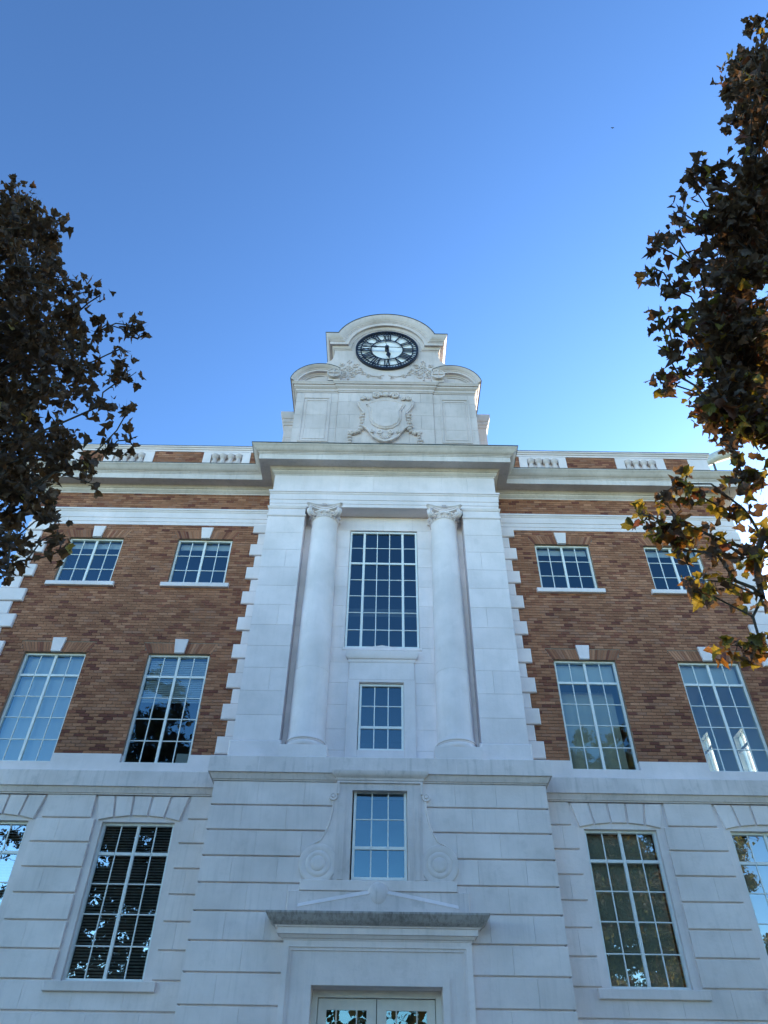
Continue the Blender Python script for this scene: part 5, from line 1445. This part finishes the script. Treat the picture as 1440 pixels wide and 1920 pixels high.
def build_tree(name, label, data, base, rng, nleaf, golden, seeds, trunk_r, lsize, warm=1.0):
    root = link(name, None, None, base)
    tag(root, label, 'tree')
    bx_, by_, bz_ = base
    cl = np.array([[float(q) / 100 for q in s_.split(',')] for s_ in data.split(';')])
    cen = cl[:, :3] - np.array(base)
    rad = cl[:, 3]
    # --- skeleton
    nodes = [np.array([0, 0, 0.0])]
    par = [-1]
    lean = cen.mean(0)
    nt_ = 14
    for i in range(1, nt_ + 1):
        t_ = i / nt_
        nodes.append(np.array([lean[0] * 0.35 * t_ ** 1.5 + 0.10 * math.sin(3 * t_), lean[1] * 0.35 * t_ ** 1.5 + 0.08 * math.cos(4 * t_), 0.2 + t_ * (cen[:, 2].max() * 0.72)]))
        par.append(i - 1)
    tips = []
    order = np.argsort(np.hypot(cen[:, 0] - lean[0] * 0.3, cen[:, 1] - lean[1] * 0.3))
    for j in order:
        p = cen[j]
        N = np.array(nodes)
        dv = p - N
        dist = np.linalg.norm(dv, axis=1)
        up_pen = np.where(dv[:, 2] < 0.05, 1.4 * np.abs(dv[:, 2]) + 0.5, 0)
        low = np.where(N[:, 2] < 2.6, 5, 0)
        hor = np.hypot(dv[:, 0], dv[:, 1])
        steep = 1.3 * np.maximum(0, np.abs(dv[:, 2]) - 0.6 * hor)
        inward = 1.2 * np.maximum(0, (np.hypot(N[:, 0], N[:, 1]) - math.hypot(p[0], p[1])))
        k = int(np.argmin(dist + up_pen + low + steep + inward))
        a = N[k]
        n = max(2, int(dist[k] / 0.35))
        prev = k
        side = rng.normal(size=3) * 0.10 * dist[k]
        for i in range(1, n + 1):
            t_ = i / n
            q = a + (p - a) * t_ + side * math.sin(math.pi * t_) + np.array([0, 0, 0.16 * dist[k]]) * math.sin(math.pi * t_)
            nodes.append(q); par.append(prev); prev = len(nodes) - 1
        tips.append((prev, j))
    N = len(nodes)
    wgt = [0.0] * N
    for k, _ in tips: wgt[k] += 1
    ch = [[] for _ in range(N)]
    for i in range(N - 1, 0, -1):
        wgt[par[i]] += wgt[i]
        ch[par[i]].append(i)
    top = wgt[0]
    rr = [max(0.008, trunk_r * (max(q, 0.5) / top) ** 0.62) for q in wgt]
    # chains
    limb, branch = MB(), []
    def chain(start):
        pts, rs = [], []
        i = start
        p = par[i]
        pts.append(nodes[p]); rs.append(min(rr[p], rr[i] * 1.15))
        while True:
            pts.append(nodes[i]); rs.append(rr[i])
            if not ch[i]: break
            nx = max(ch[i], key=lambda q: wgt[q])
            for q in ch[i]:
                if q != nx: stack.append(q)
            i = nx
        return pts, rs
    stack = [1]
    first = True
    twigs = MB()
    nb = 0
    while stack:
        s0 = stack.pop()
        pts, rs = chain(s0)
        if first:
            rs[0] *= 1.35
            mb = MB(); mb.tube(pts, rs, 14); mb.build('trunk', M['bark'], root, smooth=60)
            first = False
        elif rs[1] > trunk_r * 0.16 and nb < 60:
            mb = MB(); mb.tube(pts, rs, 8); mb.build('branch', M['bark'], root, smooth=60); nb += 1
        else:
            twigs.tube(pts, rs, 5)
    # --- leaves
    P, Rm, Sc, T, Cc = [], [], [], [], []
    balls = []
    for k, j in tips:
        c = cen[j]
        r_ = rad[j]
        vis_small = j < seeds
        n = int(nleaf * (1.7 if r_ > 0.4 and abs(c[0] + bx_) > 5.2 else 1.0) * (r_ / 0.42) ** 1.6 * (0.85 if (warm > 0.5 and c[2] + bz_ < 7.2 and c[0] + bx_ < 5.0) else 1.0)) + 3
        nt2 = max(2, n // 6)
        for q in range(nt2):
            dv = rng.normal(size=3); dv[2] = dv[2] * 0.7 - 0.1
            dv /= np.linalg.norm(dv)
            e = c + dv * r_ * rng.uniform(0.55, 0.98)
            mid = (c + e) / 2 + rng.normal(size=3) * 0.03
            twigs.tube([c, mid, e], [0.006, 0.0045, 0.003], 3)
            for i in range(max(2, n // nt2)):
                t_ = rng.uniform(0.25, 1.05)
                pos = c + (e - c) * t_ + rng.normal(size=3) * 0.055
                nr = rng.normal(size=3) + np.array([0, 0, 0.55])
                tip = rng.normal(size=3) * 0.8 + dv * 0.6 + np.array([-0.35, 0, -0.75])
                P.append(pos); Rm.append(rot_from(nr, tip, rng)); Sc.append(lsize * rng.uniform(0.55, 1.25)); T.append(rng.integers(len(TEMPL)))
                low = max(0.0, min(1.0, (golden - (pos[2] + bz_)) / 3.0), min(0.9, (pos[0] - 0.2) * 0.6) if warm > 0.5 else 0.0)  # gold grows low down and on the sunny side, standing in for sunlight
                u_ = rng.random()
                if u_ < warm * (0.03 + 0.36 * low): col = (0.21, 0.18, 0.03) if pos[0] < 0.2 else (0.33, 0.28, 0.08)  # paler gold beyond the trunk imitates front-lit leaves
                elif u_ < warm * (0.04 + 0.62 * low): col = (0.115, 0.115, 0.026) if rng.random() < 0.7 else (0.20, 0.10, 0.025)
                elif u_ < warm * (0.06 + 0.64 * low): col = (0.12, 0.048, 0.030)
                elif u_ < 0.60: col = (0.082, 0.056, 0.038)
                else: col = (0.108, 0.075, 0.056)
                k_ = rng.uniform(0.75, 1.25)
                Cc.append([x * k_ for x in col])
            if rng.random() < 0.10: balls.append(e + np.array([0, 0, -0.10]))
    P, Rm, Sc, T, Cc = np.array(P), np.array(Rm), np.array(Sc), np.array(T), np.array(Cc)
    # the largest leaves in view are objects of their own
    W_ = P + np.array(base) - np.array([0, -16, 1.6])
    fw_ = W_ @ np.array(fwd); uu = W_ @ np.array(rt) / fw_; vv = W_ @ np.array(up) / fw_
    vis = (fw_ > 0.5) & (np.abs(uu) < 0.52) & (np.abs(vv) < 0.69)
    score = np.where(vis, Sc / np.maximum(fw_, 0.5), 0)
    near = np.argsort(-score)[:300]
    lm = {}
    for i in near:
        kk = (int(T[i]), int(rng.integers(10)))
        if kk not in lm:
            vs, fs = TEMPL[kk[0]]
            mb = MB(); mb.add(vs.tolist(), fs.tolist(), tuple(Cc[i]))
            lm[kk] = mb.mesh('leaf', M['leaf'], 'leaf_tint')
        o = bpy.data.objects.new('leaf', lm[kk]); COL.objects.link(o)
        mm_ = Matrix(Rm[i].tolist()).to_4x4() @ Matrix.Scale(float(Sc[i]), 4)
        mm_.translation = Vector(P[i].tolist())
        o.parent = root; o.matrix_local = mm_
    keep = np.ones(len(P), bool); keep[near] = False
    allv, allf, allc, off = [], [], [], 0
    for ti, (vs, fs) in enumerate(TEMPL):
        ix = np.where(keep & (T == ti))[0]
        if len(ix) == 0: continue
        v_ = np.einsum('nij,vj->nvi', Rm[ix], vs) * Sc[ix][:, None, None] + P[ix][:, None, :]
        f_ = fs[None] + (np.arange(len(ix)) * len(vs))[:, None, None] + off
        allv.append(v_.reshape(-1, 3)); allf.append(f_.reshape(-1, 3)); off += len(ix) * len(vs)
        allc.append(np.repeat(Cc[ix], len(fs) * 3, axis=0))
    V, F, Cl = np.concatenate(allv), np.concatenate(allf), np.concatenate(allc)
    me = bpy.data.meshes.new('foliage')
    me.vertices.add(len(V)); me.vertices.foreach_set('co', V.ravel())
    me.loops.add(F.size); me.loops.foreach_set('vertex_index', F.ravel().astype(np.int32))
    me.polygons.add(len(F)); me.polygons.foreach_set('loop_start', np.arange(0, F.size, 3, dtype=np.int32))
    me.update(calc_edges=True)
    ca = me.attributes.new('leaf_tint', 'FLOAT_COLOR', 'CORNER')
    ca.data.foreach_set('color', np.concatenate([Cl, np.ones((len(Cl), 1))], 1).ravel())
    me.materials.append(M['leaf'])
    o = link('foliage', me, root); o['kind'] = 'stuff'
    o = twigs.build('twigs', M['bark'], root, kind='stuff')
    sb_ = MB()
    for q in balls: sb_.ell(q, (0.022, 0.022, 0.024), 7, 5)
    if balls: sb_.build('seed_balls', M['ball'], root, kind='stuff')
    print(name, 'leaves', len(P), 'faces', len(F))
    return root

build_tree('plane_tree', 'dark brown leafed tree with loose outer twigs at the left edge of the view', CROWN_A, (-8.2, -11.6, 0.0), np.random.default_rng(3), 66, 2.0, 36, 0.27, 0.100, 0.12)  # few gold leaves: the building's shade is put into the leaf colours
build_tree('maple_tree', 'tall tree at the right edge with dark leaves, the lower ones tinted gold as if backlit', CROWN_B, (8.0, -13.0, 0.0), np.random.default_rng(4), 108, 8.2, 56, 0.28, 0.101)

# woodland round the grounds, behind and beside the viewer (seen mirrored in the lower glass)
wood = MB()
rngw = np.random.default_rng(9)
pts_, cols_ = [], []
spots = [(x, -47 + rngw.uniform(-3, 3)) for x in np.arange(-95, 96, 5.6)]
for xc, yc in spots:
    hc = rngw.uniform(9.0, 11.0) + (3.0 if abs(xc) < 15 else 0)
    wood.tube([(xc, yc, -0.1), (xc, yc, hc * 0.6)], [0.3, 0.15], 8)
    for i in range(620):
        v_ = rngw.normal(size=3); v_ /= np.linalg.norm(v_)
        r_ = rngw.random() ** 0.4
        q = np.array([xc, yc, hc * 0.55]) + v_ * r_ * np.array([3.9, 3.4, hc * 0.45])
        a = rngw.normal(size=3); a /= np.linalg.norm(a)
        b2 = np.cross(a, rngw.normal(size=3)); b2 /= np.linalg.norm(b2)
        k = 0.42
        col = (0.07, 0.075, 0.03) if rngw.random() < 0.6 else (0.15, 0.10, 0.03)
        wood.add([q - a * k, q + b2 * k * 0.6, q + a * k, q - b2 * k * 0.6], [(0, 1, 2, 3)], col)
wo = wood.build('far_woodland', M['leaf'], None, 'leaf_tint')
tag(wo, 'far belt of mixed autumn trees round the grounds, mirrored in the lower glass', 'woodland', kind='stuff')
